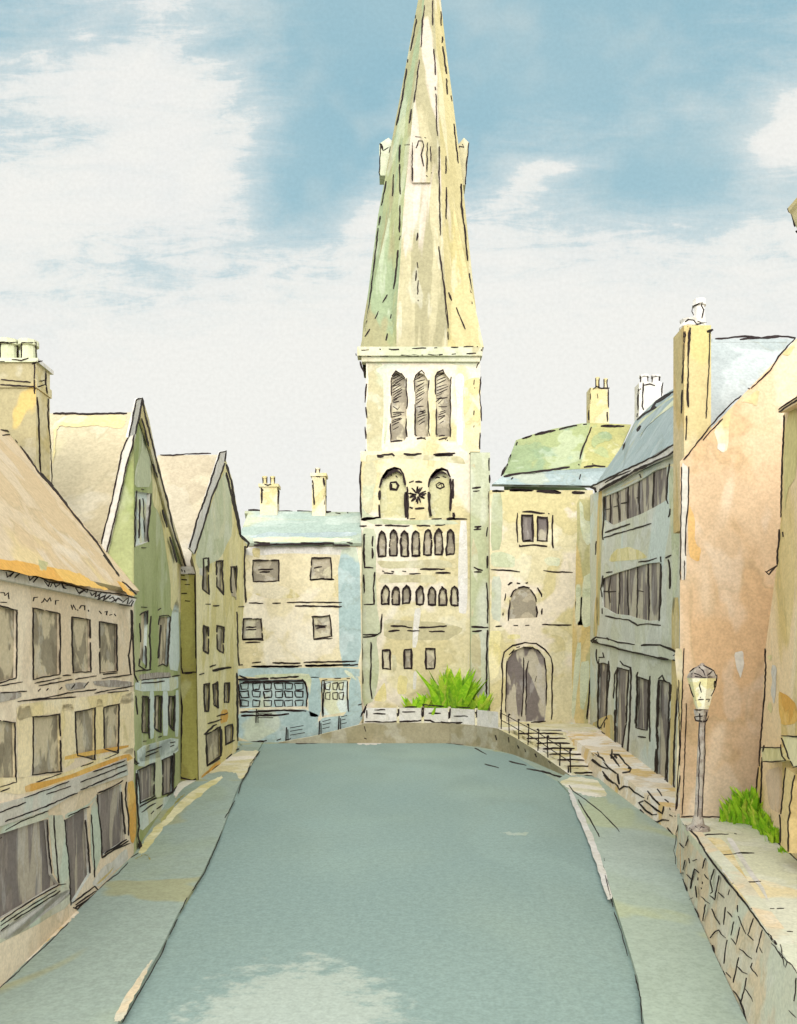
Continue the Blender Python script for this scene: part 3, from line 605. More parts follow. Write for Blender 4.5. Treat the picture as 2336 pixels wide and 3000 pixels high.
# blind arches, rosette, lancets, small windows
for s in ((985, 1148, 462, 250, 160), (1290, 1425, 462, 250, 165)):
    q = [(650 + x / 2.126, 1300 + y / 2.126) for x, y in archq(*s)]
    cxp = (q[0][0] + q[-1][0]) / 2
    if s[0] < 1200:
        o = Ct('985,465 980,380; 982,350 985,290; 983,275 995,225 1030,170 1075,150 1110,160 1130,190 1145,260; 1000,215 1040,165 1100,152; 1010,215 1050,180 1090,165 1120,190; 1145,300 1143,400 1150,460; 1155,270 1160,390 1158,430; 870,470 985,460')
        i = Ct('1050,240 1052,285 1090,288 1100,260 1085,238 1050,240; 1060,250 1060,278 1080,280; 1015,215 1030,205; 1050,195 1062,197; 1085,200 1095,210'); wi = 6.5
    else:
        o = Ct('1290,300 1295,420 1305,450; 1288,270 1295,220 1330,180 1370,155 1405,170 1425,210; 1300,210 1340,165 1390,160; 1310,215 1350,180 1400,185; 1425,215 1428,300 1425,420; 1440,220 1442,340; 1445,430 1447,470; 1400,470 1440,465 1460,470')
        i = Ct('1335,255 1355,240 1380,250 1385,268 1360,280 1340,270 1335,255; 1345,262 1365,250 1370,268; 1330,215 1345,207 1360,212; 1375,205 1400,212'); wi = 5
    opening(T, PC, holes, q, W['arch'], name='blind_arch', pane='recess', out=o, inner=i, iw=wi, w=8.5, rim=W['arch'], depth=.25)
def lancets(row, yt, yb, w, xs, wd=4):
    for x, dy in zip(xs, row):
        q = [(x - w, yb + dy), (x - w * 1.05, (yt + yb) / 2), (x - w * .8, yt + 22 + dy), (x, yt + dy), (x + w * .9, yt + 20 + dy), (x + w * 1.1, (yt + yb) / 2), (x + w, yb + dy)]
        q = [(a + random.uniform(-2.5, 2.5), b + random.uniform(-3, 3)) for a, b in q]
        opening(T, PC, holes, toS([q])[0], W['win_f'], w=7.2, rim=W['church'], depth=.16)
lancets((5, 0, 0, 0, -5, -8, -8), 540, 700, 22, (998, 1070, 1138, 1208, 1282, 1352, 1424))
lancets((0, 5, -5, 0, 5, 5, 5), 885, 1000, 21, (1018, 1085, 1150, 1235, 1310, 1376, 1450))
for s in ('1000,1288 1048,1282 1052,1405 1005,1400', '1137,1282 1182,1280 1182,1400 1137,1400', '1272,1275 1328,1278 1325,1400 1272,1402'):
    opening(T, PC, holes, one(Ct, s), W['win_f'], w=6.4, rim=W['church'])
m = MB(); L, R = PC.at(1057, 0).x, PC.at(1378, 0).x; zt = PC.at(0, 1322).z; RR = PC.at(1434, 0).x
m.prism([(L, 57, 0), (R, 57, 0), (R, 57, zt), (L, 57, zt)], (0, 8.4, 0), W['church'], holes=holes)
m.ink(PC, Ct('868,110 862,200 865,320 868,460; 855,570 850,650 860,800 865,930; 888,565 885,680 890,770 945,775; 940,575 938,640; 938,650 940,715; 885,815 888,935; 955,800 945,900 950,1000 885,1003; 865,960 862,1060 870,1170; 1000,1060 993,1130 990,1175 950,1200 880,1205; 880,1190 970,1188; 875,1245 872,1400 880,1495; 930,1235 930,1400 925,1520 938,1590; 870,472 985,460; 860,512 905,512; 955,510 1000,508; 1015,508 1095,512 1170,512; 1215,510 1300,512; 1330,510 1390,505; 1170,470 1205,468; 1305,468 1370,468; 1405,470 1530,468; 1000,790 1015,798; 1055,795 1075,800; 1125,795 1150,795; 1235,782 1390,782; 1010,805 1070,808; 1170,812 1240,808; 1330,805 1425,805; 1050,1135 1120,1135 1185,1147; 1225,1145 1320,1142 1400,1135; 1040,1168 1110,1162; 1155,1165 1235,1166; 1290,1170 1390,1170; 890,560 892,570'), 5.4)
ros = []
for k in range(11):
    a = k * 2 * math.pi / 11 + random.uniform(-.15, .15); r0_, r1_ = random.uniform(5, 14), random.uniform(46, 62)
    ros.append([(1220 + r0_ * math.cos(a), 320 + r0_ * math.sin(a)), (1220 + r1_ * math.cos(a), 318 + r1_ * math.sin(a))])
for k in (0, 3, 5, 8): 
    a = k * 2 * math.pi / 11 + .28; ros.append([(1220 + 45 * math.cos(a - .2), 318 + 45 * math.sin(a - .2)), (1220 + 26 * math.cos(a), 318 + 26 * math.sin(a)), (1220 + 48 * math.cos(a + .22), 318 + 48 * math.sin(a + .22))])
ros += [[(1168, 242), (1195, 232)], [(1205, 236), (1250, 240)], [(1170, 396), (1190, 401)], [(1205, 406), (1262, 402)], [(1150, 380), (1160, 470)]]
m.ink(PC, toS(ros), 6.8, .03)
m.ink(PC, Ct('965,72 1060,65 1075,75; 970,80 1010,82; 1135,62 1180,70 1245,62; 1320,68 1455,60; 1330,75 1440,70; 1540,62 1560,62; 1580,60 1590,65'), 6.5)
m.build('wall', T)
f2 = MB()
strip(PC, Ct('900,120 990,95 1100,90 1250,100 1380,110 1520,130 1510,100 1480,75 960,70 900,70'), W['churcholive'])
strip(PC, Ct('885,125 945,110 970,200 945,300 940,420 900,440 875,370 880,250; 960,725 1120,735 1300,718 1430,735 1440,770 1300,775 1000,780; 1000,810 1100,820 1200,815 1330,820 1340,870 1200,862 1000,868 970,850; 1010,1090 1200,1105 1350,1110 1500,1145 1495,1175 1400,1225 1200,1225 1010,1215; 1060,1310 1085,1320 1090,1400 1065,1425'), W['churcholive'])
strip(PC, Ct('870,520 960,530 960,760 965,1010 1000,1180 960,1210 985,1400 950,1600 875,1640 865,1200; 870,300 880,420 990,470 1140,478 1300,472 1440,478 1480,500 1300,505 870,500'), W['churchblue'])
strip(PC, Ct('1000,1500 1020,1490 1030,1610 940,1600; 1100,1440 1160,1450 1150,1560 1090,1560'), W['yolive'], .009)
strip(PC, Ct('1480,480 1530,480 1530,1060 1470,1050; 1200,1030 1245,1020 1215,1270 1185,1270; 1195,1420 1215,1420 1210,1530 1190,1530'), W['paper'], .008)
strip(PC, Ct('1540,1300 1535,1330 1530,1480 1525,1480'), W['paper'], .008)
f2.build('wall_wash', T)
m = MB(); m.box(R, RR, 56.55, 62, 0, zt - .2, W['churchblue']); s = Surf(m)
m.ink(s, Ct('1535,130 1532,250 1535,320; 1535,390 1532,418; 1535,530 1530,700 1538,870; 1535,900 1535,1100 1535,1230; 1535,1300 1530,1390; 1525,1465 1530,1580; 1665,90 1667,170; 1668,195 1670,245; 1665,295 1668,350 1665,430; 1655,520 1650,580; 1655,700 1655,775; 1650,865 1658,1000 1655,1120; 1655,1160 1650,1400 1648,1640; 1560,278 1615,270; 1565,295 1605,292; 1575,518 1618,515; 1570,535 1615,530; 1570,768 1600,785 1625,790; 1570,800 1620,798; 1555,1142 1660,1145; 1560,1170 1620,1165; 1680,295 1695,297; 1600,520 1585,530'), 5.6)
f2 = m; strip(s, Ct('1545,140 1580,120 1600,300 1560,420 1545,400; 1560,560 1600,700 1590,900 1560,1100 1545,1000; 1550,1190 1610,1180 1620,1500 1560,1600'), W['churcholive'])
m.build('buttress', T)
# belfry stage
PB = Plane((0, 57.12, 0), (0, 1, 0)); bL, bR = PB.at(1073, 0).x, PB.at(1407, 0).x; zb, zt2 = zt, PB.at(0, 1040).z
hat = {0: '505,690 545,660; 505,720 590,675; 510,750 610,695; 500,790 625,705; 505,800 590,760; 510,830 600,770; 500,860 605,800; 515,880 608,815; 520,905 605,850; 510,930 600,880; 520,940 560,910; 515,955 580,935; 520,990 560,1020 585,990; 515,1050 630,1045; 515,1070 600,1060; 505,1100 600,1070; 510,1130 600,1100; 510,1150 605,1110; 510,1180 580,1140; 520,1220 575,1190; 505,700 600,650; 505,770 560,740 540,770',
       1: '745,690 790,650; 740,720 820,680; 755,745 835,720; 745,800 825,750; 750,830 830,785; 745,850 828,805; 745,880 830,830; 740,910 830,850; 745,930 800,900; 750,965 820,910; 750,995 820,985; 770,1045 840,1030; 765,1080 845,1045; 760,1100 855,1070; 760,1145 830,1100; 770,1175 835,1130; 750,690 830,645; 790,1035 815,1050 830,1020',
       2: '945,680 1010,640; 945,700 1030,655; 955,730 1040,695; 950,770 1045,720; 955,800 1050,770; 955,830 1065,790; 955,865 1060,815; 950,885 1000,860; 955,915 1060,900; 940,945 1000,900; 970,960 1010,920; 970,992 1055,990; 985,1045 1040,1030; 975,1075 1040,1045; 960,1095 1035,1075; 975,1120 1035,1080; 985,1160 1020,1135; 950,670 1030,660'}
outl = ('500,700 498,880; 497,960 495,1100; 492,1155 497,1340 610,1330; 505,690 545,635 600,665; 600,660 635,710; 655,705 645,820 660,900 655,1015; 650,1110 645,1200 655,1290',
        '735,850 730,730 745,680 800,630 830,660; 738,970 738,1100 735,1270 755,1280; 875,720 868,830; 865,930 875,1100 870,1230 885,1280; 750,1305 800,1295 845,1315; 755,1318 840,1300',
        '940,870 940,690 960,650 1015,625 1030,660; 948,1010 950,1270 960,1270; 1095,690 1085,870 1092,1000 1085,1150 1092,1295; 975,1285 1040,1275; 970,1318 1060,1300 1035,1320; 1055,1325 1065,1330')
for k, q in enumerate(('500,1332 500,700 545,640 600,665 650,720 652,1290 630,1330', '738,1290 735,710 775,650 830,665 868,730 870,1290', '945,1290 942,700 965,650 1020,640 1085,720 1088,1290')):
    opening(T, PB, bh, one(Dt, q), W['win_f'], name='louvre_window', pane='louvre', inner=Dt(hat[k]), iw=3.2, out=Dt(outl[k]), w=4.4, rim=W['church'], depth=.3)
m = MB(); m.prism([(bL, 57.12, zb), (bR, 57.12, zb), (bR, 57.12, zt2), (bL, 57.12, zt2)], (0, 8.2, 0), W['church'], holes=bh)
m.ink(PB, Dt('255,760 245,850 240,950; 243,995 258,1110; 240,1190 250,1310; 240,1420 250,1450 238,1490; 190,540 205,600 230,660; 1330,720 1325,770; 1330,800 1332,808; 1322,1030 1320,1075; 1325,1180 1320,1200; 1393,690 1380,850 1395,1000 1400,1135; 1385,1250 1380,1415; 1390,520 1345,605; 355,1470 400,1470 520,1455; 370,1490 440,1485 520,1488; 615,1445 700,1465 810,1445; 920,1465 1135,1450; 935,1485 1140,1462'), 4.6)
f2 = m
strip(PB, Dt('255,560 400,545 440,650 420,750 425,1100 400,1380 420,1500 260,1480 250,1000 275,750'), W['churcholive'])
strip(PB, Dt('250,500 500,495 1000,490 1380,490 1370,590 1280,590 1000,550 700,540 440,545 270,600'), W['churcholive'], .008)
strip(PB, Dt('330,620 450,560 640,580 470,640 470,800 460,1200 430,1400 425,1100 425,700'), W['churchblue'], .009)
strip(PB, Dt('1220,740 1320,700 1390,700 1395,1400 1250,1420 1225,1100'), W['cream'], .006)
strip(PB, Dt('1130,700 1180,650 1230,700 1210,1000 1215,1380 1150,1370 1160,1000'), W['paper'], .006)
m.build('belfry', T)
m = MB(); cL, cR = PB.at(1048, 0).x, PB.at(1412, 0).x; zc0, zc1 = PB.at(0, 1048).z, PB.at(0, 1022).z
m.box(cL, cR, 56.7, 57.6, zc0, zc1, W['churcholive']); m.box(bL, bR, 57.6, 65.2, zc0 + .003, zc1 - .003, W['churcholive'])
m.box(PB.at(1060, 0).x, PB.at(1406, 0).x, 56.9, 57.5, zc0 - .35, zc0 - .003, W['churcholive'])
s = Surf(m); m.ink(s, Dt('160,428 275,425; 380,415 392,425; 475,418 510,425 575,418; 705,412 850,405; 930,405 955,405; 1095,400 1165,398; 1220,392 1320,388; 1355,388 1362,395; 180,487 200,488; 265,487 295,492; 385,487 470,483; 595,478 680,480 745,480 770,482; 800,475 820,475; 865,468 950,478 1015,468; 1100,466 1145,465; 1250,466 1345,455; 145,460 148,485; 1398,420 1400,435'), 4.6)
m.build('cornice', T)
# spire
Yc = 61.2; rings = [(1024, 1064, 1400), (972, 1068, 1393), (881, 1082, 1383), (655, 1110, 1361), (534, 1132, 1350), (367, 1161, 1331), (297, 1174, 1323), (150, 1200, 1305), (0, 1227, 1290), (-187, 1259, 1262)]
rows = []
for y, l, r in rings:
    a, b = pt(l, y, Yc), pt(r, y, Yc); rad = (b.x - a.x) / 2 / math.cos(math.pi / 8); c = Vector(((a.x + b.x) / 2, Yc, a.z))
    rows.append([c + Vector((math.cos(math.pi / 8 + i * math.pi / 4), math.sin(math.pi / 8 + i * math.pi / 4), 0)) * rad for i in range(8)])
dz_ = rows[0][0].z - zc1
rows.insert(0, [Vector((p.x, p.y, zc1)) for p in rows[0]])
m = MB()
# face i lies between vertex i and i+1 : 4 = front-left, 5 = front, 6 = front-right, 3 = left, 7 = right
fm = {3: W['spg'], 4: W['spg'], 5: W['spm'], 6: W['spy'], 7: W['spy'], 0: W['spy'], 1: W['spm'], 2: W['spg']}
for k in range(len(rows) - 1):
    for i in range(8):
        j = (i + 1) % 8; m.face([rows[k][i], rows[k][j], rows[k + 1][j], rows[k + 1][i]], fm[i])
# broaches
zb0 = rows[0][0].z; xa, xb = rows[0][0].x, rows[0][3].x
xs = (min(p.x for p in rows[0]), max(p.x for p in rows[0])); ys = (min(p.y for p in rows[0]), max(p.y for p in rows[0]))
for X, q, mt in ((xs[0], (3, 4), W['spg']), (xs[1], (6, 7), W['spy'])):
    a, b = rows[0][q[0] if X < 2 else q[1]], rows[0][q[1] if X < 2 else q[0]]
    v3 = [p for p in rows[0] if abs(p.x - X) < .01 and p.y < Yc][0]; v4 = [p for p in rows[0] if abs(p.y - ys[0]) < .01 and (p.x < 1.7) == (X < 1.7)][0]
    i4 = rows[0].index(v4); i3 = rows[0].index(v3)
    top = (rows[4][i4] + rows[4][i3]) / 2; cn = Vector((X, ys[0], zb0))
    m.face([cn, v4, top], mt); m.face([cn, v3, top], mt)
s = Surf(m)
m.ink(s, J('435,50 432,105; 440,110 405,295; 388,345 386,362; 382,400 355,580 322,730; 262,1055 235,1195; 228,1255 222,1310; 216,1325 190,1560 165,1770 137,1925; 485,30 470,160 465,275; 455,345 435,520 425,595; 410,635 398,715; 532,0 533,145; 538,285 545,360 548,435; 548,505 549,525; 552,545 555,700 560,790; 343,840 338,945; 340,955 343,1130; 342,1195 340,1350; 345,1370 340,1395; 332,1455 320,1580 307,1680; 305,1015 300,1140; 447,1355 440,1400; 443,1525 445,1560; 438,1575 434,1635; 447,1630 445,1715; 572,850 570,1000 577,1370; 567,1435 590,1600 605,1720 622,1910; 622,1930 622,1975; 610,910 608,1010; 613,1090 610,1275; 697,1070 700,1200 720,1350 735,1515; 745,1590 757,1705; 760,1755 763,1770; 625,1700 643,1748; 668,1790 690,1840 722,1915; 270,1715 240,1762; 218,1810 195,1855; 168,1915 140,1960; 290,1830 288,1855; 268,1940 262,1980; 580,65 582,150; 590,210 588,250; 590,270 600,340 612,430; 612,455 618,548; 640,555 643,590; 655,720 668,830 680,950; 448,1745 447,1750'), 4.4, .03)
m.build('spire', T)
for nm, pts_, yy, dep, st in (('c', '415,1060 415,850 470,795 520,850 520,1060', 57.9, 2.5, '430,795 465,800; 485,800 495,803; 365,842 400,842; 415,830 412,1050; 435,860 450,820 475,820 480,850 465,900 480,965; 502,830 498,1000; 520,850 522,940; 495,1020 502,1025; 525,1003 528,1008; 418,975 415,1055'),
                           ('l', '222,1020 222,835 275,800 330,850 330,1020', 60.6, 1.2, '230,835 222,1020; 235,835 245,875 275,855; 285,850 278,888; 225,835 240,870; 218,1000 224,1020'),
                           ('r', '672,1075 672,850 715,800 745,830 725,1075', 60.6, 1.2, '743,830 730,960 722,1075; 685,850 715,855 705,840; 680,860 690,852; 722,1060 725,1070; 695,1015 697,1018')):
    pp = Plane((0, yy, 0), (0, 1, 0)); l = MB()
    q = one(J, pts_); l.prism([pp.at(x, y) for x, y in q], (0, dep, 0), W['spm'] if nm == 'c' else (W['churchblue'] if nm == 'l' else W['spm']))
    l.ink(pp, J(st), 4, .02); l.build('lucarne', T)

# ================================================================== YELLOW HOUSE
P5 = Plane((0, 55.8, 0), (0, 1, 0))
T = thing('arched_house', 'pale yellow house with round-headed double door and sage green roof beside the tower', 'house', (10, 55.8, 1.3))
holes = []
for s in ('437,1117 513,1117 516,1303 442,1303', '547,1127 618,1132 614,1302 547,1298'):
    opening(T, P5, holes, one(E, s), W['win_g'], w=6, rim=W['yhouse'])
aq = one(E, '340,1855 350,1760 365,1690 400,1640 440,1622 490,1635 525,1680 540,1750 543,1845')
opening(T, P5, holes, aq, W['win_f'], rim=W['yhouse'], w=6, out=E('338,1868 345,1790 352,1720; 355,1700 375,1660 400,1640; 410,1635 450,1625 490,1635; 500,1645 530,1690 540,1735; 540,1760 545,1810 538,1845; 340,1615 355,1600 370,1598; 400,1602 425,1603; 465,1603 480,1597; 545,1632 575,1680 577,1700; 580,1780 578,1825; 320,1675 315,1725; 305,1810 303,1830'))
dq = one(Ft, '322,810 322,600 335,440 380,380 440,355 500,350 560,375 600,430 610,600 608,770')
opening(T, P5, holes, dq + [(1350 + 600 / 2.43, 1750 + 885 / 2.43), (1350 + 325 / 2.43, 1750 + 885 / 2.43)], W['win_g'], name='door', pane='door_leaves', rim=W['paper'], depth=.25, w=4.4,
        inner=Ft('448,430 450,600 443,740 435,850; 485,450 468,520 470,650 462,840; 540,560 530,600'), iw=3.6,
        out=Ft('285,870 290,780 300,600 295,470 310,390 370,345 460,322 540,330 600,370 645,430 655,500 650,650 652,800 645,875; 320,820 325,600 330,450; 345,410 380,372; 395,360 420,352; 445,352 500,368 515,355 530,370; 545,375 570,400; 595,430 608,520 612,640 610,770; 500,890 560,888 605,882'))
m = MB(); yl, yr = P5.at(1436, 0).x, P5.at(1738, 0).x; zt = P5.at(0, 1436).z
m.prism([(yl, 55.8, -.1), (yr, 55.8, -.1), (yr, 55.8, zt), (yl, 55.8, zt)], (0, 7, 0), W['yhouse'], holes=holes)
m.ink(P5, E('215,1505 300,1508 425,1518; 590,1510 650,1518 800,1525; 405,1100 400,1200 408,1310; 440,1092 500,1090 540,1100 600,1103; 625,1105 632,1108; 655,1115 652,1230 658,1350; 415,1340 500,1328 615,1338; 415,1325 430,1340; 450,1300 500,1292; 225,943 310,945; 350,938 520,940; 375,900 505,905; 275,897 340,898; 560,905 700,903 800,903 925,912; 960,920 962,1140; 955,1150 953,1235; 965,1240 970,1330 958,1440; 945,1550 948,1640 955,1730; 250,1908 295,1905; 375,1900 410,1900; 460,1900 490,1898; 580,1895 790,1900'), 5)
m.ink(P5, E('350,938 510,940; 540,945 715,955; 790,955 885,958; 660,940 700,950; 225,943 290,945; 962,925 965,1140'), 9)
m.ink(P5, Ft('945,0 950,80 955,140 945,200 942,290; 935,340 935,380; 945,470 925,600 935,700 935,830 920,1030; 925,570 915,700 900,870; 930,380 925,410; 690,925 740,960 790,1005 840,1000 895,1030'), 5)
m.build('wall', T)
f2 = MB()
strip(P5, E('825,1000 945,1010 940,1450 950,1900 815,1900 820,1500 830,1200'), W['ystrip'])
strip(P5, Ft('805,0 935,0 925,400 910,800 900,980 800,880 790,500'), W['ystrip'])
strip(P5, E('845,1010 870,1040 880,1150 945,1160 935,1300 905,1335 870,1280 850,1150; 870,1560 930,1525 930,1900 880,1920 860,1860; 820,1610 855,1610 850,1860 825,1900 815,1850; 215,1385 300,1375 390,1410 385,1480 340,1490 215,1480; 590,1430 640,1410 710,1420 705,1480 620,1475'), W['sage'], .009)
strip(P5, Ft('830,320 860,320 850,500 810,860 790,860 800,600; 850,460 920,450 900,700 880,800 850,790'), W['sage'], .009)
strip(P5, E('220,960 300,960 290,1360 215,1370; 220,1550 290,1550 290,1880 220,1850'), W['churchblue'], .007)
strip(P5, Ft('200,240 290,240 280,340 285,420 270,560 205,600; 330,270 420,262 430,290 340,300'), W['yolive'], .007)
strip(P5, Ft('780,890 820,900 870,950 880,1010 830,985 790,940'), W['bluegrey'], .009)
f2.build('wall_wash', T)
# roof: low blue gutter slope, then the green slope
m = MB(); a0 = pt(*E('225,895')[0][0], 55.7); a1 = pt(*E('955,905')[0][0], 55.7)
b0 = pt(*E('300,838')[0][0], 56.8); b1 = pt(*E('640,800')[0][0], 56.8); b2 = pt(*E('1060,775')[0][0], 56.8)
m.prism([a0, a1, pt(*E('1060,800')[0][0], 56.8), b2, b1, b0], (0, .3, -.1), W['iceblue'])
rt = [pt(x, y, 60) for x, y in one(E, '395,580 515,540 665,500 830,463 920,460 1200,470')]
sp = [pt(x, y, 60) for x, y in one(E, '395,582 515,540 665,500 860,462 925,459')]
m.prism([b0, b1, pt(*E('850,785')[0][0], 56.85)] + sp[::-1], (0, .3, -.2), W['yroofg'])
m.prism([pt(*E('850,785')[0][0], 56.85), b2 + Vector((.2, .05, 0)), pt(*E('1215,470')[0][0], 60), sp[-1]], (0, .3, -.2), W['yroofy'])
m.face([b0, rt[0], rt[-1] + Vector((0, 3, -6)), rt[0] + Vector((-.2, 3, -6))], W['yroofg'])
s = Surf(m)
m.ink(s, E('440,572 505,548; 525,545 575,525 675,512; 700,505 760,490 830,475; 870,470 900,468; 1000,482 1165,484; 405,595 395,618; 358,685 340,740; 335,750 300,820 288,838; 305,843 370,830 410,822 570,805 775,775; 880,775 950,765 1030,772; 930,490 905,560 870,640 850,720; 855,825 845,860; 360,862 375,850; 935,750 945,752; 840,755 845,760'), 5.4, .03)
m.ink(s, E('440,572 500,550; 530,543 670,512; 320,775 290,832; 1005,482 1165,484'), 7.5, .03)
m.blot(s, one(E, '940,560 1000,520 1070,530 1080,580 1000,600 950,640 930,610'), W['yroofg'], .02)
m.build('roof', T)
def stack(T, x0, x1, y0, y1, Y, mat, st, pp, tl, wd=1.0, pw=.17):
    a, b = pt(x0, y0, Y), pt(x1, y1, Y); m = MB(); m.box(a.x, b.x, Y - .1, Y + wd, b.z - 1.5, a.z, mat); s = Surf(m)
    m.ink(s, tl(st), 4.4, .02); c = m.build('chimney', T)
    pots(c, [(pt(px, 0, Y + .4).x, Y + .4, a.z - .02, pt(0, py, Y + .4).z, pw) for px, py in pp], mat); return c
stack(T, 1728, 1784, 1137, 1238, 60.2, W['cream'], '922,210 925,320; 915,370 912,440; 940,220 970,200 1000,215 1060,212; 975,250 978,285; 1050,220 1050,300 1055,350; 1045,380 1045,450; 1055,230 1050,260; 960,195 1000,210', ((1751, 1106), (1775, 1110)), E, pw=.15)

# ================================================================== GREY HOUSE (right)
GA, GB = (13.42, 55.8), (11.2, 34.0); P6 = vplane(GA, GB)
T = thing('grey_house', 'tall grey-green house front with long banks of dark windows above the stone steps', 'house', (12.5, 45, 0))
holes = []; mull = 'mullion'
opening(T, P6, holes, one(E, '1015,985 1120,945 1200,905 1290,860 1380,800 1470,770 1465,1010 1380,1060 1280,1110 1200,1140 1080,1190 1022,1150'), W['win_g'], name='window_band', rim=W['greyh'],
        out=E('1020,985 1018,1150 1010,1280 1360,1175; 1010,1285 1020,1290; 1030,1240 1210,1178; 1490,750 1475,850 1468,1000 1480,1035; 1495,1070 1490,1110 1480,1130; 1275,825 1285,850'),
        inner=E('1068,965 1070,1080 1065,1185; 1120,930 1125,1050 1135,1155; 1195,890 1190,1140; 1275,830 1270,1000 1280,1115; 1378,800 1375,950 1370,1065; 1025,1080 1065,1070; 1090,1060 1125,1050; 1145,1035 1200,1020; 1255,995 1280,985'), iw=5.4)
opening(T, P6, holes, one(E, '1005,1570 1060,1545 1130,1520 1200,1500 1260,1480 1330,1460 1420,1450 1420,1860 1340,1870 1250,1850 1190,1830 1100,1820 1010,1770'), W['win_g'], name='window_band', rim=W['greyh'],
        out=E('1015,1545 1000,1640 1008,1700; 1010,1780 1010,1820; 1035,1525 1080,1522; 1265,1448 1340,1442 1400,1420; 1425,1410 1428,1450; 1428,1460 1425,1700 1415,1870; 1030,1835 1110,1850 1200,1862 1260,1900 1330,1890 1425,1900; 1460,1420 1485,1410 1500,1400; 1480,1430 1495,1500 1492,1640'),
        inner=E('1070,1550 1055,1650 1068,1740; 1130,1500 1135,1650 1125,1830; 1195,1500 1190,1700 1200,1850; 1260,1480 1262,1650 1255,1860; 1335,1460 1345,1700 1340,1870; 1000,1660 1110,1660; 1255,1655 1305,1660'), iw=4.2)
for s in ('988,470 1048,478 1040,850 1000,930 978,920', '1118,500 1200,520 1180,900 1150,1100 1098,1075 1110,800', '1258,565 1340,590 1330,945 1250,930', '1412,590 1492,610 1460,1300 1398,1310'):
    opening(T, P6, holes, one(Ft, s), W['win_g'], w=4.2, rim=W['greyh'], name='tall_window')
m = MB(); g0 = P6.at(1744, 1430); g1 = P6.at(2045, 1303)
top1 = g1; m.prism([Vector((GA[0], GA[1], -.1)), Vector((GA[0], GA[1], g0.z)), top1, Vector((top1.x, top1.y, -.1))], (5, 1.5, 0), W['greyh'], holes=holes)
m.ink(P6, E('1570,720 1575,800 1570,1100; 960,1400 968,1300') + Ft('970,370 965,400 975,470; 985,430 1020,425 1015,395; 1055,450 1060,560 1045,700 1040,850; 985,440 980,600 975,750; 975,900 990,950 1030,975; 1040,850 1045,870; 1030,890 1025,930; 1135,455 1160,480 1210,500 1215,560 1205,900 1180,1200; 1120,500 1100,550 1090,720; 1100,800 1098,950; 1265,530 1255,560 1260,700 1245,900; 1350,560 1345,800 1350,1030; 1265,990 1320,1000; 1410,580 1440,555 1450,590 1470,605; 1410,600 1400,800 1398,1030; 1392,1080 1390,1200 1385,1290; 1500,620 1495,740; 1495,860 1480,1000 1475,1200 1468,1450; 1555,510 1545,700 1530,900 1520,1100 1520,1480; 1550,650 1535,850; 1385,1290 1370,1370 1330,1380; 1210,1290 1330,1380'), 4.4)
m.build('wall', T)
f2 = MB()
strip(P6, E('1010,980 1240,860 1560,730 1560,790 1480,760 1290,840 1200,890 1020,970; 1100,1360 1200,1340 1280,1370 1340,1420 1200,1440 1050,1450'), W['yolive'])
strip(P6, E('1480,780 1560,780 1560,1400 1510,1900 1505,1400 1490,1100'), W['sage'])
strip(P6, E('985,920 1010,950 1000,1500 990,1900 965,1900 970,1300'), W['ystrip'])
strip(P6, Ft('960,0 990,0 975,280 945,280; 1000,860 1080,830 1095,900 1090,1050 1000,1000 970,1200 930,1200 935,900; 1505,0 1560,0 1550,700 1510,1350 1480,1420 1500,800'), W['ystrip'])
strip(P6, Ft('1360,1380 1400,1330 1460,1310 1480,1450 1400,1500'), W['paper'])
f2.build('wall_wash', T)
m = MB(); pb = Plane(P6.p + P6.n * .14, P6.n)
m.prism([pb.at(x, y) for x, y in one(Ft, '945,295 965,280 1060,300 1240,335 1400,340 1550,395 1570,460 1480,440 1270,400 1050,335 970,325 925,320')], -P6.n * .16, W['greyh'])
m.ink(pb, Ft('940,300 965,283 1060,300 1120,320 1240,335; 1285,342 1420,338 1490,365 1550,400 1515,415; 930,318 975,328 1060,345 1130,370 1270,400 1400,430 1480,442; 1515,445 1550,455 1570,470'), 5, .015)
m.ink(pb, Ft('925,315 960,290; 935,322 975,300; 940,300 980,325; 1400,430 1480,442; 1040,290 1060,305'), 8, .017)
m.build('string_course', T)
m = MB(); pe = Plane(P6.p + P6.n * .25, P6.n)
m.prism([pe.at(x, y) for x, y in one(E, '935,915 985,885 1170,800 1350,710 1480,625 1580,590 1700,535 1700,600 1580,655 1480,690 1300,765 1120,870 985,945 950,940')], -P6.n * .3, W['paper'])
m.ink(pe, E('930,912 990,885 1070,845 1170,795 1250,760 1340,715 1400,690 1480,635 1560,590 1580,595; 985,945 1120,868 1200,825 1290,770 1330,760 1410,720 1480,690 1530,655 1555,648; 1030,885 1110,840 1210,800'), 4.8, .02)
m.ink(pe, E('990,938 1120,868 1200,825; 1230,805 1330,760; 925,915 960,925 960,945'), 9.5, .02)
m.build('eave', T)
m = MB(); q0 = pt(*E('960,900')[0][0], 55.6); q1 = pt(*E('1700,540')[0][0], 31.0)
r = [pt(*E('1700,118')[0][0], 36), pt(*E('1570,180')[0][0], 40), pt(*E('1390,298')[0][0], 47), pt(*E('1245,440')[0][0], 52.5), pt(*E('1168,595')[0][0], 54.5), pt(*E('1060,790')[0][0], 55.5)]
q = [P6.at(x, y, .1) for x, y in one(E, '960,915 1170,805 1350,715 1480,635 1570,595 1700,540')]
for i in range(5): m.face([q[i], q[i + 1], r[4 - i], r[5 - i]], W['iceblue'])
ctr = Vector((17.5, 47, 8))
for i in range(5): m.face([r[i], r[i + 1], r[i + 1] + Vector((5, 3, -9)), r[i] + Vector((5, 3, -9))], W['iceblue'])
s = Surf(m)
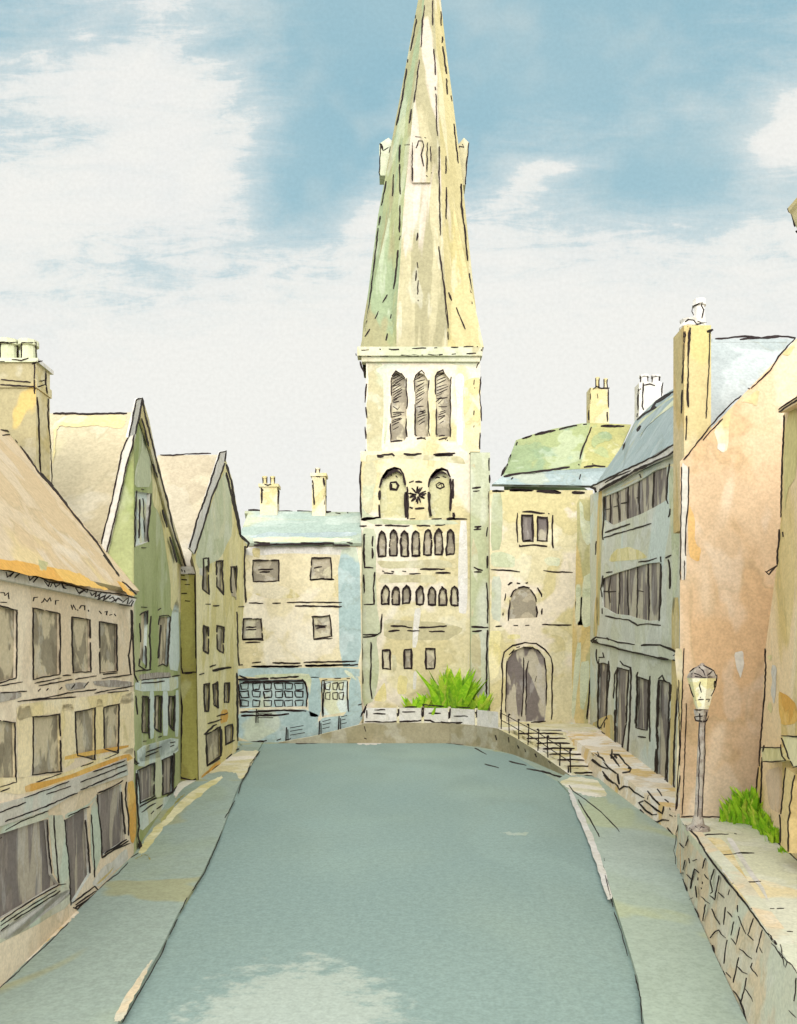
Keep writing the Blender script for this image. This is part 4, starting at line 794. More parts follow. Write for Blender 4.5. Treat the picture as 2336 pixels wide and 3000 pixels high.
m.ink(s, E('1065,800 1110,730 1150,650 1170,625; 1150,640 1180,605 1240,530 1285,480; 1180,620 1230,530; 1258,440 1300,400 1390,345; 1360,360 1400,300; 1395,315 1440,275 1520,235 1575,200; 1530,190 1545,195 1575,188'), 6, .03)
m.ink(s, E('1170,625 1280,490; 1350,370 1395,345; 1400,310 1500,245; 1070,795 1100,745'), 8.5, .03)
f2 = m; strip(s, E('1270,450 1400,350 1570,230 1570,300 1400,420 1330,480 1280,560 1200,640'), W['sage'], .02)
m.build('roof', T)
stack(T, 1872, 1942, 1122, 1225, 56.5, W['paper'], '1270,215 1265,280 1265,370; 1260,390 1258,420; 1300,175 1295,340 1305,368; 1440,170 1430,270; 1300,190 1345,182 1385,195; 1270,225 1285,215', ((1888, 1100), (1922, 1100)), E, pw=.32)

# ================================================================== ORANGE GABLE HOUSE
P7 = Plane((0, 21.7, 0), (0, 1, 0))
T = thing('gable_end_house', 'blank orange gable wall with ochre chimney stack behind the street lamp', 'house', (9, 22, 1.6))
OL = P7.at(1993, 0).x; zs = P7.at(0, 1352).z; ap = P7.at(2336, 990)
m = MB(); m.prism([(OL, 21.7, -.1), (OL, 21.7, zs), (ap.x, 21.7, ap.z), (16, 21.7, zs + .5), (16, 21.7, -.1)], (2.47, 7.0, 0), W['orange'])
m.ink(P7, G('265,1280 320,1210 400,1110 470,1020 560,920 640,840 700,795; 410,1130 470,1060 560,970; 775,740 850,670 920,600 980,500 1050,420 1105,365; 750,738 765,742'), 5)
m.ink(P7, H('510,1725 640,1722 800,1726 1000,1728 1180,1732; 500,1300 480,1450 465,1650; 540,0 525,400 510,800 495,1200'), 4.4)
m.ink(P7, G('250,1330 248,1500 245,1800 240,2180; 305,1330 300,1600 280,1800 280,2000; 272,2035 270,2180'), 4.2)
m.ink(P7, Wt('1465,1500 1458,1700 1455,1740; 1448,1450 1450,1600 1442,1730'), 4)
f2 = m
strip(P7, G('250,1290 300,1330 300,1500 290,1800 285,2180 245,2180 245,1700'), W['paper'])
strip(P7, H('440,0 530,0 520,500 495,1200 480,1640 450,1640 470,1000 480,500'), W['cream'])
strip(P7, G('690,840 840,740 820,870 800,870 780,850; 490,1060 620,880 600,1200 560,1225 515,1190 520,1130; 1000,480 1060,500 1110,400'), W['cream'], .008)
strip(P7, G('520,1160 580,1150 570,1220 520,1200'), W['paper'], .010)
strip(P7, G('300,1600 350,1700 350,1900 400,1950 380,2050 300,2000'), W['orange_y'], .007)
strip(P7, Wt('1566,1392 1586,1388 1588,1420 1580,1450 1572,1425'), W['paper'], .008)
strip(P7, H('520,1740 640,1735 640,1790 560,1780'), W['stackochre'], .008)
m.build('wall', T)
m = MB(); a, b = pt(2003, 955, 21.9), pt(2082, 955, 21.9)
m.box(a.x, b.x, 21.85, 22.7, 9.5, a.z, W['stackochre']); s = Surf(m)
m.ink(s, G('275,310 268,500 258,700; 258,750 250,930; 318,260 310,330 300,500 298,700 300,880; 290,945 282,1130; 465,310 460,500 450,700 435,965; 440,310 485,295; 260,275 300,275; 445,315 475,310 480,290'), 4.6)
m.ink(s, G('275,310 270,390; 312,300 300,500; 295,700 298,870; 440,312 490,298'), 8)
c = m.build('chimney', T)
m = MB(); pm = pt(2044, 0, 22.2); m.lathe((pm.x - .25, 22.2, a.z), [(.22, 0), (.26, .08), (.2, .2), (.24, .28)], W['paper'], 10)
m.lathe((pm.x + .05, 22.2, a.z), [(.2, 0), (.16, .45), (.14, .66), (.19, .68), (.17, .85)], W['paper'], 8); s = Surf(m)
m.ink(s, G('280,240 300,218 340,225 365,260; 330,265 380,270 410,285; 370,230 400,245 440,245; 335,120 405,90 400,120 415,150 405,210; 335,125 330,160 342,188; 345,265 400,250'), 4, .02)
m.build('chimney_pot', c)
m = MB(); e0 = Vector((8.35, 22.6, 10.6)); e1 = Vector((15, 22.6, 10.6)); r0 = pt(2086, 992, 26); r1 = Vector((16, 26, r0.z)); rg = plane3(e0, e1, r1)
m.prism([e0, e1, r1, r0], (0, .2, -.15), W['pale']); m.prism([r0, r1, (16.5, 29, 10.6), (r0.x + 1, 29, 10.6)], (0, -.1, -.15), W['pale']); m.face([e0, r0, (r0.x + 1, 29, 10.6)], W['pale'])
m.ink(rg, G('505,368 600,362 700,348 780,350 850,362 950,345 1050,350 1110,362; 690,372 800,362 900,362 1000,348'), 5.5)
m.build('roof', T)

# ================================================================== RIGHT TERRACE (raised path, banks, steps)
top = [(7.7, 21.9), (7.55, 21.2), (7.2, 19.6), (6.6, 15.9), (5.9, 12.8), (5.5, 11.0), (5.0, 8.5), (4.6, 6)]
gl = [(7.8, 22.3), (7.7, 21.7), (7.15, 19.6), (6.2, 15.5), (5.65, 13), (5.3, 11), (4.9, 8.5), (4.5, 6)]
m = MB(); m.prism([(x, y, 1.6) for x, y in top] + [(12, 6, 1.6), (12, 21.9, 1.6)], (0, 0, -.2), W['path'])
m.ink(TP, It('590,475 700,455 890,450; 945,447 965,449; 750,660 850,640 1000,625 1125,625; 920,905 1000,888 1185,884; 1090,1130 1250,1127; 1270,1130 1310,1130; 1330,1130 1400,1128; 1295,1350 1400,1342; 1420,1342 1480,1342; 510,385 545,415 575,390 605,400 625,410 640,380 660,385 675,395; 1190,380 1360,545 1440,615 1516,690') + H('440,1720 460,1720; 1100,2095 1210,2098'), 3.6, .006)
f2 = m
strip(TP, It('640,480 850,490 1040,830 1180,1100 1330,1330 1516,1610 1400,1450 1100,1130 900,880'), W['pathy'], .004)
strip(TP, It('870,480 930,490 1060,720 1150,850 1220,960 1260,1080 1210,1000 1100,850 950,620; 820,770 880,780 1000,900 1050,960 920,900; 1120,1150 1300,1330 1516,1640 1480,1600 1280,1370; 1300,520 1370,570 1400,560 1516,620 1516,680 1420,600 1350,600'), W['paper'], .006)
tag(m.build('raised_path'), kind='structure')
m = MB(); tops = [(7.8, 22.3), (7.66, 21.69), (7.22, 19.6), (6.6, 15.9), (5.95, 12.95), (5.5, 11.0), (5.0, 8.5), (4.6, 6)]
zt_ = [1.6, 1.6, 1.61, 1.61, 1.61, 1.61, 1.61, 1.61]
for i in range(len(gl) - 1):
    a, b = gl[i], gl[i + 1]; c, d = tops[i], tops[i + 1]
    p = [Vector((a[0], a[1], 0)), Vector((b[0], b[1], 0)), Vector((d[0], d[1], zt_[i + 1])), Vector((c[0], c[1], zt_[i]))]
    m.face(p, W['stone']); m.face([p[3], p[2], p[2] + Vector((.3, 0, 0)), p[3] + Vector((.3, 0, 0))], W['stone'])
    m.face([p[0] + Vector((.6, 0, 0)), p[1] + Vector((.6, 0, 0)), p[2] + Vector((.3, 0, 0)), p[3] + Vector((.3, 0, 0))], W['stone'])
s = Surf(m)
m.ink(s, It('430,365 412,440 405,540 390,600 405,660 405,725; 440,530 485,575; 525,465 500,560; 495,685 475,775; 525,670 535,715; 565,695 600,680; 680,670 650,765; 440,805 480,805; 510,820 560,870; 540,950 580,765 620,805; 615,845 608,875; 670,820 710,865; 760,765 730,870; 725,870 745,980 725,990; 805,825 765,1050 720,1010; 590,920 600,1030; 655,885 650,910; 640,940 645,955; 525,1050 565,1030; 800,985 850,1030; 900,955 890,1005; 640,1020 680,1060 720,1085; 585,1130 620,1210; 680,1095 655,1245; 740,1130 765,1200 812,1275; 865,1115 848,1280; 885,1160 928,1210; 975,1100 975,1160; 985,1200 1010,1270 1050,1365; 940,1250 915,1375; 995,1300 960,1460 915,1405; 1118,1220 1070,1370 1120,1420; 725,1400 770,1340 800,1325 830,1370 865,1400; 880,1415 860,1540 848,1635; 1200,1325 1145,1535; 990,1500 1030,1520 1060,1560 1105,1590; 1175,1490 1220,1560 1270,1650 1330,1700 1360,1770 1350,1880; 985,1575 935,1810; 970,1660 1020,1710 1065,1730; 1110,1625 1095,1670 1180,1770 1190,1790; 1195,1780 1155,1930; 1055,1765 1040,1860 1000,2010; 1045,1865 1110,1960 1135,2040 1130,2184; 1220,1795 1260,1840 1310,1880; 1335,1870 1305,1890; 840,1700 860,1735; 870,1715 915,1765; 1165,2050 1220,2120 1260,2184; 1335,1945 1360,1990 1350,2184; 1380,1985 1440,2060 1516,2130; 1285,1450 1320,1480 1360,1550 1400,1600; 1365,1460 1385,1560 1410,1680 1430,1620 1350,1520; 1425,1610 1470,1650 1516,1725; 1510,1765 1505,1900 1490,1980; 1235,1670 1255,1672'), 3.4, .02)
m.ink(s, It('400,775 430,790 470,860 505,940 515,1000; 525,1080 560,1150 610,1220 640,1310 675,1355; 745,1465 760,1560 820,1660; 935,1880 980,1940 1020,2030 1060,2184; 480,355 545,420 600,480 680,610 750,715 850,840 950,965 1060,1100 1190,1280 1330,1460'), 4.6, .025)
tag(m.build('stone_wall'), 'sloping rubble stone retaining wall below the raised path on the right', 'wall')

# brown curved retaining wall
cv = [(-8.3, 55.05, .05), (-6.0, 55.05, .45), (-4.0, 55.05, .95), (-2.3, 55.05, 1.38), (0, 55.1, 1.42), (3.5, 55.0, 1.40), (5.2, 53.2, 1.38), (6.4, 51.0, 1.36), (7.1, 48.7, 1.05), (7.7, 45.5, .72), (8.1, 42.5, .42), (8.5, 39.3, .12)]
m = MB()
for (x0, y0, z0), (x1, y1, z1) in zip(cv[:-1], cv[1:]):
    d = Vector((y1 - y0, -(x1 - x0), 0)).normalized(); d = -d if d.y < 0 and abs(d.y) > .3 else (d if d.x > 0 else -d); w = d * .35
    p = [Vector((x0, y0, -.05)), Vector((x1, y1, -.05)), Vector((x1, y1, z1)), Vector((x0, y0, z0))]
    m.face(p, W['brownwall']); m.face([p[3], p[2], p[2] + w, p[3] + w], W['step']); m.face([p[0] + w, p[1] + w, p[2] + w, p[3] + w], W['brownwall'])
s = Surf(m)
m.ink(s, N('275,412 330,402; 345,400 375,392; 405,385 450,378; 495,360 550,352; 565,345 600,340; 625,336 660,334 780,330 900,324 1000,335 1050,338; 645,350 652,375; 645,405 655,410; 1050,338 1110,340; 1140,345 1155,350; 1240,392 1245,415; 1300,400 1302,425; 1340,440 1348,452; 1375,455 1378,470; 1420,475 1428,492; 1480,510 1490,520; 1570,530 1572,575'), 4.4, .02)
tag(m.build('curved_wall'), 'low curved brown wall below the white parapet in front of the church', 'wall')
m = MB()
m.prism([(x, y + .3, 1.3) for x, y, z in cv[3:8]] + [(10.3, 50.2, 1.3), (13.3, 50.6, 1.3), (13.3, 57.5, 1.3), (-2.6, 57.5, 1.3)], (0, 0, -1.35), W['step'])
tag(m.build('terrace'), kind='structure')
# parapet
T = thing('parapet', 'low white parapet with drawn posts on top of the curved brown wall', 'parapet', (2, 55.2, 1.4))
m = MB(); pw = [(x, y) for x, y, z in cv[3:8]]; pw[0] = (-2.4, 55.15)
zA, zB = 1.38, 2.42
for (x0, y0), (x1, y1) in zip(pw[:-1], pw[1:]):
    y0 += .08; y1 += .08; w = Vector((.0, .25, 0))
    p = [Vector((x0, y0, zA)), Vector((x1, y1, zA)), Vector((x1, y1, zB)), Vector((x0, y0, zB))]
    m.face(p, W['paper']); m.face([p[3], p[2], p[2] + w, p[3] + w], W['paper']); m.face([q + w for q in p], W['paper'])
s = Surf(m)
m.ink(s, Ct('950,1640 1050,1640; 950,1658 1020,1656; 945,1682 1020,1682; 1140,1640 1215,1638; 1125,1672 1205,1672; 1250,1625 1390,1638; 1290,1680 1365,1678; 1460,1640 1550,1642; 1445,1695 1535,1698; 880,1700 900,1640; 865,1700 905,1620; 905,1660 903,1710; 890,1730 1000,1735 1180,1728 1300,1722 1330,1740 1500,1738') , 4.4, .02)
m.build('panel', T)
for x, y0, y1 in ((1098, 1632, 1700), (1252, 1620, 1705), (1418, 1630, 1715), (1585, 1632, 1710)):
    px = 650 + x / 2.126; q = s.at(px, 1300 + 1670 / 2.126)
    if q is None: continue
    m = MB(); m.box(q.x - .09, q.x + .09, q.y - .09, q.y + .1, zA, zB + .1, W['step']); s2 = Surf(m)
    m.ink(s2, Ct('%d,%d %d,%d; %d,%d %d,%d' % (x - 5, y0, x - 3, y1, x + 6, y0 + 4, x + 2, y1 - 3)), 5.5, .01); m.build('post', T)
# sketched fence in front of the shop
T = thing('low_fence', 'thin dark fence posts and rails rising in front of the blue shop front', 'fence', (-5.5, 55.3, .4))
def zc(x):
    for (x0, _, z0), (x1, _, z1) in zip(cv[:-1], cv[1:]):
        if x0 <= x <= x1: return z0 + (z1 - z0) * (x - x0) / (x1 - x0)
    return 1.4
for px in (750, 838, 935, 992):
    x = pt(px, 0, 55.25).x; m = MB(); m.bar((x, 55.25, zc(x) - .02), (x + .05, 55.25, zc(x) + .95), .05, INK); m.bar((x + .15, 55.25, zc(x) - .02), (x + .14, 55.25, zc(x) + .8), .035, INK); m.build('post', T)
m = MB()
for a, b in ((755, 802), (850, 895), (945, 980), (1000, 1025)):
    for h in (.35, .62, .85):
        xa, xb = pt(a, 0, 55.25).x, pt(b - random.uniform(0, 14), 0, 55.25).x; m.bar((xa, 55.25, zc(xa) + h), (xb, 55.25, zc(xb) + h), .028, INK)
m.build('rail', T)
# steps
ns = 8; m = MB()
def cvx(Y):
    c = cv[5:]
    for (x0, y0, _), (x1, y1, _) in zip(c[:-1], c[1:]):
        if y1 <= Y <= y0: return x0 + (x1 - x0) * (y0 - Y) / (y0 - y1)
    return 8.5
T = thing('stone_steps', 'pale stone steps climbing from the pavement to the arched door', 'steps', (9.3, 44, 0))
for k in range(ns):
    ya, yb = 40.2 + k * 1.27, 40.2 + (k + 1) * 1.27 + (.6 if k == ns - 1 else .02); z = 1.3 * (k + 1) / ns
    xl = max(cvx(ya), cvx(yb)) + .36; m = MB()
    m.box(xl, 10.2 + .02 * k, ya, yb, -.02, z, W['step'])
    pf = Plane((0, ya, 0), (0, 1, 0)); X0, X1 = CX + xl / ya * F, CX + 10.2 / ya * F; yy = HY + (6 - z) / ya * F
    m.ink(pf, [[(X0 + random.uniform(0, 12), yy + 3), ((X0 + X1) / 2, yy + 1.5), (X1 - random.uniform(0, 14), yy + 3.5)], [(X0 + random.uniform(0, 30), yy + 12), (X1 - random.uniform(5, 25), yy + 11)]], 5, .01)
    m.build('step', T)
T = thing('stair_railing', 'thin dark handrail following the curved wall beside the stone steps', 'railing', (7.5, 46, .8))
rp_ = [(6.45, 51.0, 1.36), (6.8, 49.8, 1.2), (7.15, 48.2, 1.0), (7.45, 46.6, .85), (7.75, 45.0, .7), (8.0, 43.3, .5), (8.25, 41.4, .32), (8.5, 39.9, .15)]
m = MB()
for a, b in zip(rp_[:-1], rp_[1:]):
    for h in (1.0, .55): m.bar((a[0] + .12, a[1], a[2] + h), (b[0] + .12, b[1], b[2] + h), .026, INK)
m.build('rail', T)
for x, y, z in rp_:
    m = MB(); m.bar((x + .12, y, z - .05), (x + .12 + random.uniform(-.06, .06), y, z + 1.15), .036, INK); m.lathe((x + .12, y, z + 1.1), [(.03, 0), (.09, .05), (.03, .12)], INK, 6); m.build('post', T)
# bank and rubble wall in front of the grey house
m = MB(); nb = 7; rb = [(10.2, 50), (10.0, 44), (9.75, 40), (9.5, 36), (9.25, 31), (9.1, 26), (8.3, 23.9), (7.78, 22.1)]; zr = [1.2, 1.1, 1.02, .95, .8, .72, .9, 1.45]
for i in range(7):
    (x0, y0), (x1, y1) = rb[i], rb[i + 1]
    p = [Vector((x0, y0, 0)), Vector((x1, y1, 0)), Vector((x1 + .15, y1, zr[i + 1])), Vector((x0 + .15, y0, zr[i]))]
    m.face(p, W['rubble']); q = [p[3], p[2], p[2] + Vector((5, 3, 0)), p[3] + Vector((5, 3, 0))]; m.face(q, W['rubble'])
s = Surf(m)
m.ink(s, Ft('935,1110 960,1120 1010,1150 1050,1210 1110,1255; 940,1150 990,1200 1050,1225; 975,1100 985,1130; 1080,1085 1070,1150; 1065,1120 1130,1200; 1085,1120 1125,1125 1170,1180 1215,1220; 1075,1150 1110,1130; 1115,1180 1130,1205; 1150,1250 1205,1245 1215,1220; 1010,1240 1060,1300 1120,1340 1130,1370 1165,1345 1195,1350; 1020,1270 1080,1320; 1120,1255 1130,1330; 1200,1350 1240,1390 1310,1430; 1270,1460 1310,1510 1365,1550; 1310,1445 1380,1500 1435,1540 1450,1490; 1330,1380 1370,1430 1420,1480; 1340,1410 1330,1440; 1400,1365 1435,1415; 1280,1510 1320,1560 1355,1605; 1270,1465 1305,1450; 1360,1550 1400,1545; 1370,1590 1400,1600 1440,1585 1485,1590; 1490,1500 1495,1515; 1490,1550 1510,1560; 1475,1640 1510,1690; 1455,1440 1480,1460'), 5, .02)
m.ink(s, Ft('935,1155 1000,1205; 1030,1275 1090,1325; 1095,1120 1110,1150; 1190,1215 1215,1222'), 8, .022)
f2 = m; strip(s, Ft('960,1290 1050,1290 1100,1370 1040,1400 980,1350'), W['sage'], .015)
tag(m.build('rubble_bank'), 'jagged pale rubble bank in front of the grey house doors', 'stone bank')

# ================================================================== OCHRE HOUSE AND PORCH (right edge)
P8 = vplane((9.39, 20.6), (8.78, 17.94))
T = thing('ochre_house', 'ochre house at the right edge with small porch of posts', 'house', (9, 18, 1.6))
m = MB()
q = [(2297, 1214), (2290, 1504), (2277, 1656), (2243, 1900), (2229, 2180), (2210, 2398), (2212, 2415)]
p3 = [P8.at(x, y) for x, y in q]; p3[-1].z = 1.55; far = Vector((7.9, 14.1, 1.55)); ft = Vector((7.9, 14.1, P8.at(2297, 1214).z + .3))
m.prism(p3 + [far, ft], (6, -.5, 0), W['ochre'])
m.ink(P8, G('1025,940 1020,1100 1010,1300 1005,1500 1000,1680; 990,1800 985,1900 975,1960 972,2065; 1015,1820 1018,1860; 975,2070 930,2100 890,2120 910,2140 960,2080; 885,2115 905,2135; 1003,1680 1000,1710'), 5.5)
m.ink(P8, Lt('520,0 528,200 520,400 505,620 485,850 470,1020 455,1180 460,1260; 450,1270 435,1400 420,1600 400,1770; 490,1160 480,1400 475,1600 460,1800; 430,1790 450,1810 460,1800'), 4.6)
f2 = m
strip(P8, Lt('600,170 645,200 640,400 620,600 600,540 580,480 600,350 585,240'), W['paper'], .008)
strip(P8, Lt('540,640 570,560 600,600 590,700; 540,80 600,70 580,140'), W['yolive'], .007)
strip(P8, G('1080,860 1120,860 1120,1400 1050,1500 1030,1700 1020,1300 1040,1000'), W['yolive'], .007)
strip(P8, Lt('660,450 760,500 859,600 859,800 700,820 670,700'), W['orange_y'], .005)
strip(P8, Lt('520,1300 700,1250 690,1770 560,1700; 860,1300 840,1400 800,2000 859,1900'), W['orange'], .006)
m.build('wall', T)
m = MB(); pr = Plane(P8.p + P8.n * .2, P8.n)
m.prism([pr.at(x, y) for x, y in one(G, '975,900 1120,805 1300,690 1300,760 1120,850 990,925')], Vector((6, -.5, .4)), W['ochre'])
m.ink(pr, G('985,895 1050,850 1120,808 1200,760; 985,920 1060,865 1120,830 1200,780'), 4.6, .02)
m.build('roof', T)
def plan(s, off, dep, mat, ink, w=4.4, nm='post', T=T):
    P = Plane(P8.p + P8.n * off, P8.n); m = MB(); m.prism([P.at(x, y) for x, y in one(Lt, s)], -P8.n * dep, mat); m.ink(P, Lt(ink), w, .012); return m.build(nm, T)
plan('475,1055 690,1055 692,1120 742,1195 720,1210 492,1208', .3, .28, W['yolive'], '475,1055 690,1058; 510,1030 495,1105; 690,1020 688,1080 700,1150 740,1192; 500,1208 600,1210 740,1195', nm='porch_beam')
plan('740,1268 835,1340 790,1700 778,1800 765,2180 680,2090 690,1770', .42, .3, W['ochre'], '740,1270 715,1500 690,1770; 675,1770 685,1900 680,2080; 835,1350 805,1500 800,1620 780,1680 790,1750 765,1850 770,2000 765,2170', nm='porch_post')
plan('700,930 760,935 859,945 1000,935 1000,1240 830,1270 760,1150', .5, .4, W['yolive'], '695,935 760,932 859,942 960,935; 695,955 730,1050 780,1185; 790,1200 820,1255; 820,1270 859,1262 960,1240', nm='porch_capital')
# tall near house, only its eave corner in view
T = thing('near_house', 'yellow roof eave corner of a near house poking in at the upper right edge', 'house', (9, 12, 1.6))
a = pt(2306, 612, 14.0)
m = MB(); m.prism([(a.x + 1.1, 13.6, 1.5), (a.x + 1.1, 13.6, a.z - .3), (a.x + 6, 13.6, a.z - .3), (a.x + 6, 13.6, 1.5)], (0, -5, 0), W['ochre']); m.build('wall', T)
m = MB(); P9 = Plane((0, 14, 0), (0, 1, 0))
q = [P9.at(x, y) for x, y in one(O, '470,300 500,285 546,262 900,100 900,500 546,460 525,420 500,350 478,330')]
m.prism(q, (0, -5.5, 0), W['ystrip'])
m.ink(P9, O('475,300 500,285 546,262 640,220; 470,300 480,325 500,340 510,370 525,430 530,450; 485,335 546,355 640,360; 520,350 510,375; 535,480 546,492 640,520'), 6, .02)
m.build('roof_eave', T)

# ================================================================== STREET LAMP
YL = 20.2; lb = pt(2046, 2431, YL); lx = lb.x
T = thing('street_lamp', 'old-style street lamp with tapered glass lantern at the corner of the raised path', 'street lamp', (lx, YL, 1.6))
zz = lambda y: 6 + (HY - (1900 + y / 3.5)) * YL / F
pxw = YL / F / 3.5
PL = Plane((0, YL - .12, 0), (0, 1, 0))
def lampart(nm, prof, mat, st, n=12, rot=0, w=3.8, x=None, par=None):
    m = MB(); cx = CX + 0; m.lathe((x if x is not None else lx, YL, 0), prof, mat, n, rot); s = Surf(m); m.ink(s, H(st), w, .008); return m.build(nm, par or T)
X_ = lambda h: pt(1850 + h / 3.5, 0, YL).x
lampart('base', [(.30, 1.58), (.28, 1.68), (.16, 1.74), (.12, 1.95)], W['lead'], '600,1840 625,1865 660,1830 700,1860 720,1825 750,1840')
m = MB()
za, zb_ = 1.7, zz(750); n = 10; rows_ = []
for k in range(7):
    t = k / 6; xx = lx + (X_(728) - lx) * t; r = .105 - .02 * t
    rows_.append([Vector((xx + r * math.cos(i * 2 * math.pi / n), YL + r * math.sin(i * 2 * math.pi / n), za + (zb_ - za) * t)) for i in range(n)])
vs = [p for r in rows_ for p in r]; m.add(vs, [(k * n + i, k * n + (i + 1) % n, (k + 1) * n + (i + 1) % n, (k + 1) * n + i) for k in range(6) for i in range(n)], W['lead'])
s = Surf(m); m.ink(s, H('702,760 695,850 700,1000 705,1080 695,1200 695,1400 688,1600 680,1830; 757,765 755,900 758,1050 752,1250 740,1450 730,1650 722,1830'), 3.8, .008)
m.build('post', T)
xl_ = X_(716)
lampart('collar', [(pxw * 50, zz(750)), (pxw * 62, zz(700)), (pxw * 75, zz(640)), (pxw * 75, zz(628))], W['lead'], '640,655 660,740 775,745 800,690; 650,630 720,632 795,635; 775,650 765,760; 700,590 705,740; 655,700 760,690', 8, x=xl_, w=5)
xg = X_(728)
g = lampart('lantern', [(pxw * 62, zz(620)), (pxw * 80, zz(560)), (pxw * 84, zz(535)), (pxw * 150, zz(300))], W['glass'], '575,290 605,400 640,500; 880,265 870,380 820,490; 720,300 700,380 718,450; 665,535 700,520 800,522 790,550; 860,300 850,400; 710,498 712,505', 6, .5, x=xg, w=4.6)
lampart('lantern_roof', [(pxw * 152, zz(302)), (pxw * 140, zz(270)), (pxw * 95, zz(205)), (pxw * 30, zz(172)), (pxw * 12, zz(150))], W['lead'], '600,240 640,210 700,195 740,230 760,280; 615,260 650,255 700,275 740,300 830,292; 740,175 800,210 845,225 870,280; 620,290 660,285 720,295; 830,230 780,280; 690,175 700,190', 6, .5, x=xg, w=4.6)

# ================================================================== PLANTS
def bush(name, label, spots, seed):
    rnd = random.Random(seed); m = MB(); mats = [W['leaf1'], W['leaf1'], W['leaf2'], W['leaf3']]
    for (x, y, z, h, sp, n) in spots:
        for _ in range(n):
            a = rnd.uniform(0, 2 * math.pi); t = rnd.random() ** .6
            bx, by = x + rnd.gauss(0, sp * .42), y + rnd.gauss(0, sp * .3)
            lean = rnd.uniform(.05, .75); L = h * rnd.uniform(.35, 1.08) * (1 - .35 * min(1, abs(bx - x) / (sp + .01)))
            tip = Vector((bx + math.cos(a) * lean * L, by + math.sin(a) * lean * L, z + L)); b = Vector((bx, by, z))
            mid = b.lerp(tip, .5) + Vector((0, 0, .12 * L)); sd = Vector((-math.sin(a), math.cos(a), 0)) if rnd.random() < .4 else Vector((1, .2, 0))
            wd = sd.normalized() * L * rnd.uniform(.09, .17); mt = rnd.choice(mats)
            m.add([b - wd * .6, b + wd * .6, mid + wd, tip, mid - wd], [(0, 1, 2, 3, 4)], mt)
    o = m.build(name); tag(o, label, 'plant')
def C2(px, Y): return pt(px, 0, Y).x
bush('leafy_shrub', 'bright green spiky shrub behind the white parapet at the foot of the church tower',
     [(C2(1215, 56), 56, 1.3, 2.1, .5, 70), (C2(1262, 56), 56, 1.3, 1.3, .9, 80), (C2(1325, 56), 56, 1.3, 3.9, .7, 190), (C2(1290, 56), 56, 1.3, 2.3, .7, 90), (C2(1372, 56), 56, 1.3, 1.7, .8, 100), (C2(1402, 55.9), 55.9, 1.3, 2.3, .4, 60)], 3)
bush('leafy_shrub', 'bright green spiky shrub on the raised path beside the ochre house porch',
     [(C2(2150, 21.2), 21.2, 1.6, .62, .35, 110), (C2(2185, 21.1), 21.1, 1.6, .85, .3, 150), (C2(2212, 20.9), 20.9, 1.6, .95, .25, 150), (C2(2240, 20.3), 20.3, 1.6, .62, .3, 120), (C2(2262, 19.6), 19.6, 1.6, .6, .25, 110), (C2(2275, 18.9), 18.9, 1.6, .4, .25, 90), (C2(2310, 17.9), 17.9, 1.6, .22, .25, 60)], 5)

# ================================================================== SKY
SUN_EL, SUN_AZ = math.radians(24), math.radians(180)     # low sun behind the viewer, behind thin cloud
world = bpy.data.worlds.new('World'); scene.world = world; world.use_nodes = True; nt = world.node_tree
bg = nt.nodes['Background']; tc = nt.nodes.new('ShaderNodeTexCoord')
sky = nt.nodes.new('ShaderNodeTexSky'); sky.sky_type = 'NISHITA'; sky.sun_disc = False; sky.sun_elevation = SUN_EL; sky.sun_rotation = SUN_AZ
sx = nt.nodes.new('ShaderNodeSeparateXYZ'); nt.links.new(tc.outputs['Generated'], sx.inputs[0])
ay = mathn(nt, 'MAXIMUM', mathn(nt, 'ABSOLUTE', sx.outputs[1]), .25)
U = mathn(nt, 'DIVIDE', sx.outputs[0], ay); V = mathn(nt, 'DIVIDE', sx.outputs[2], ay)
cb = nt.nodes.new('ShaderNodeCombineXYZ'); nt.links.new(U, cb.inputs[0]); nt.links.new(V, cb.inputs[1]); uv = cb.outputs[0]
def ell(cx, cy, rx, ry, rot=0, amp=1.0):
    """soft cloud body around a heading: cx, cy measured in the 2336 x 3000 survey units"""
    u0, v0 = (cx - CX) / F, (HY - cy) / F; c, s_ = math.cos(rot), math.sin(rot)
    du = mathn(nt, 'SUBTRACT', U, u0); dv = mathn(nt, 'SUBTRACT', V, v0)
    a = mathn(nt, 'DIVIDE', mathn(nt, 'ADD', mathn(nt, 'MULTIPLY', du, c), mathn(nt, 'MULTIPLY', dv, s_)), rx / F)
    b = mathn(nt, 'DIVIDE', mathn(nt, 'SUBTRACT', mathn(nt, 'MULTIPLY', dv, c), mathn(nt, 'MULTIPLY', du, s_)), ry / F)
    r2 = mathn(nt, 'ADD', mathn(nt, 'MULTIPLY', a, a), mathn(nt, 'MULTIPLY', b, b))
    return mathn(nt, 'MULTIPLY', mathn(nt, 'EXPONENT', mathn(nt, 'MULTIPLY', r2, -1.0)), amp)
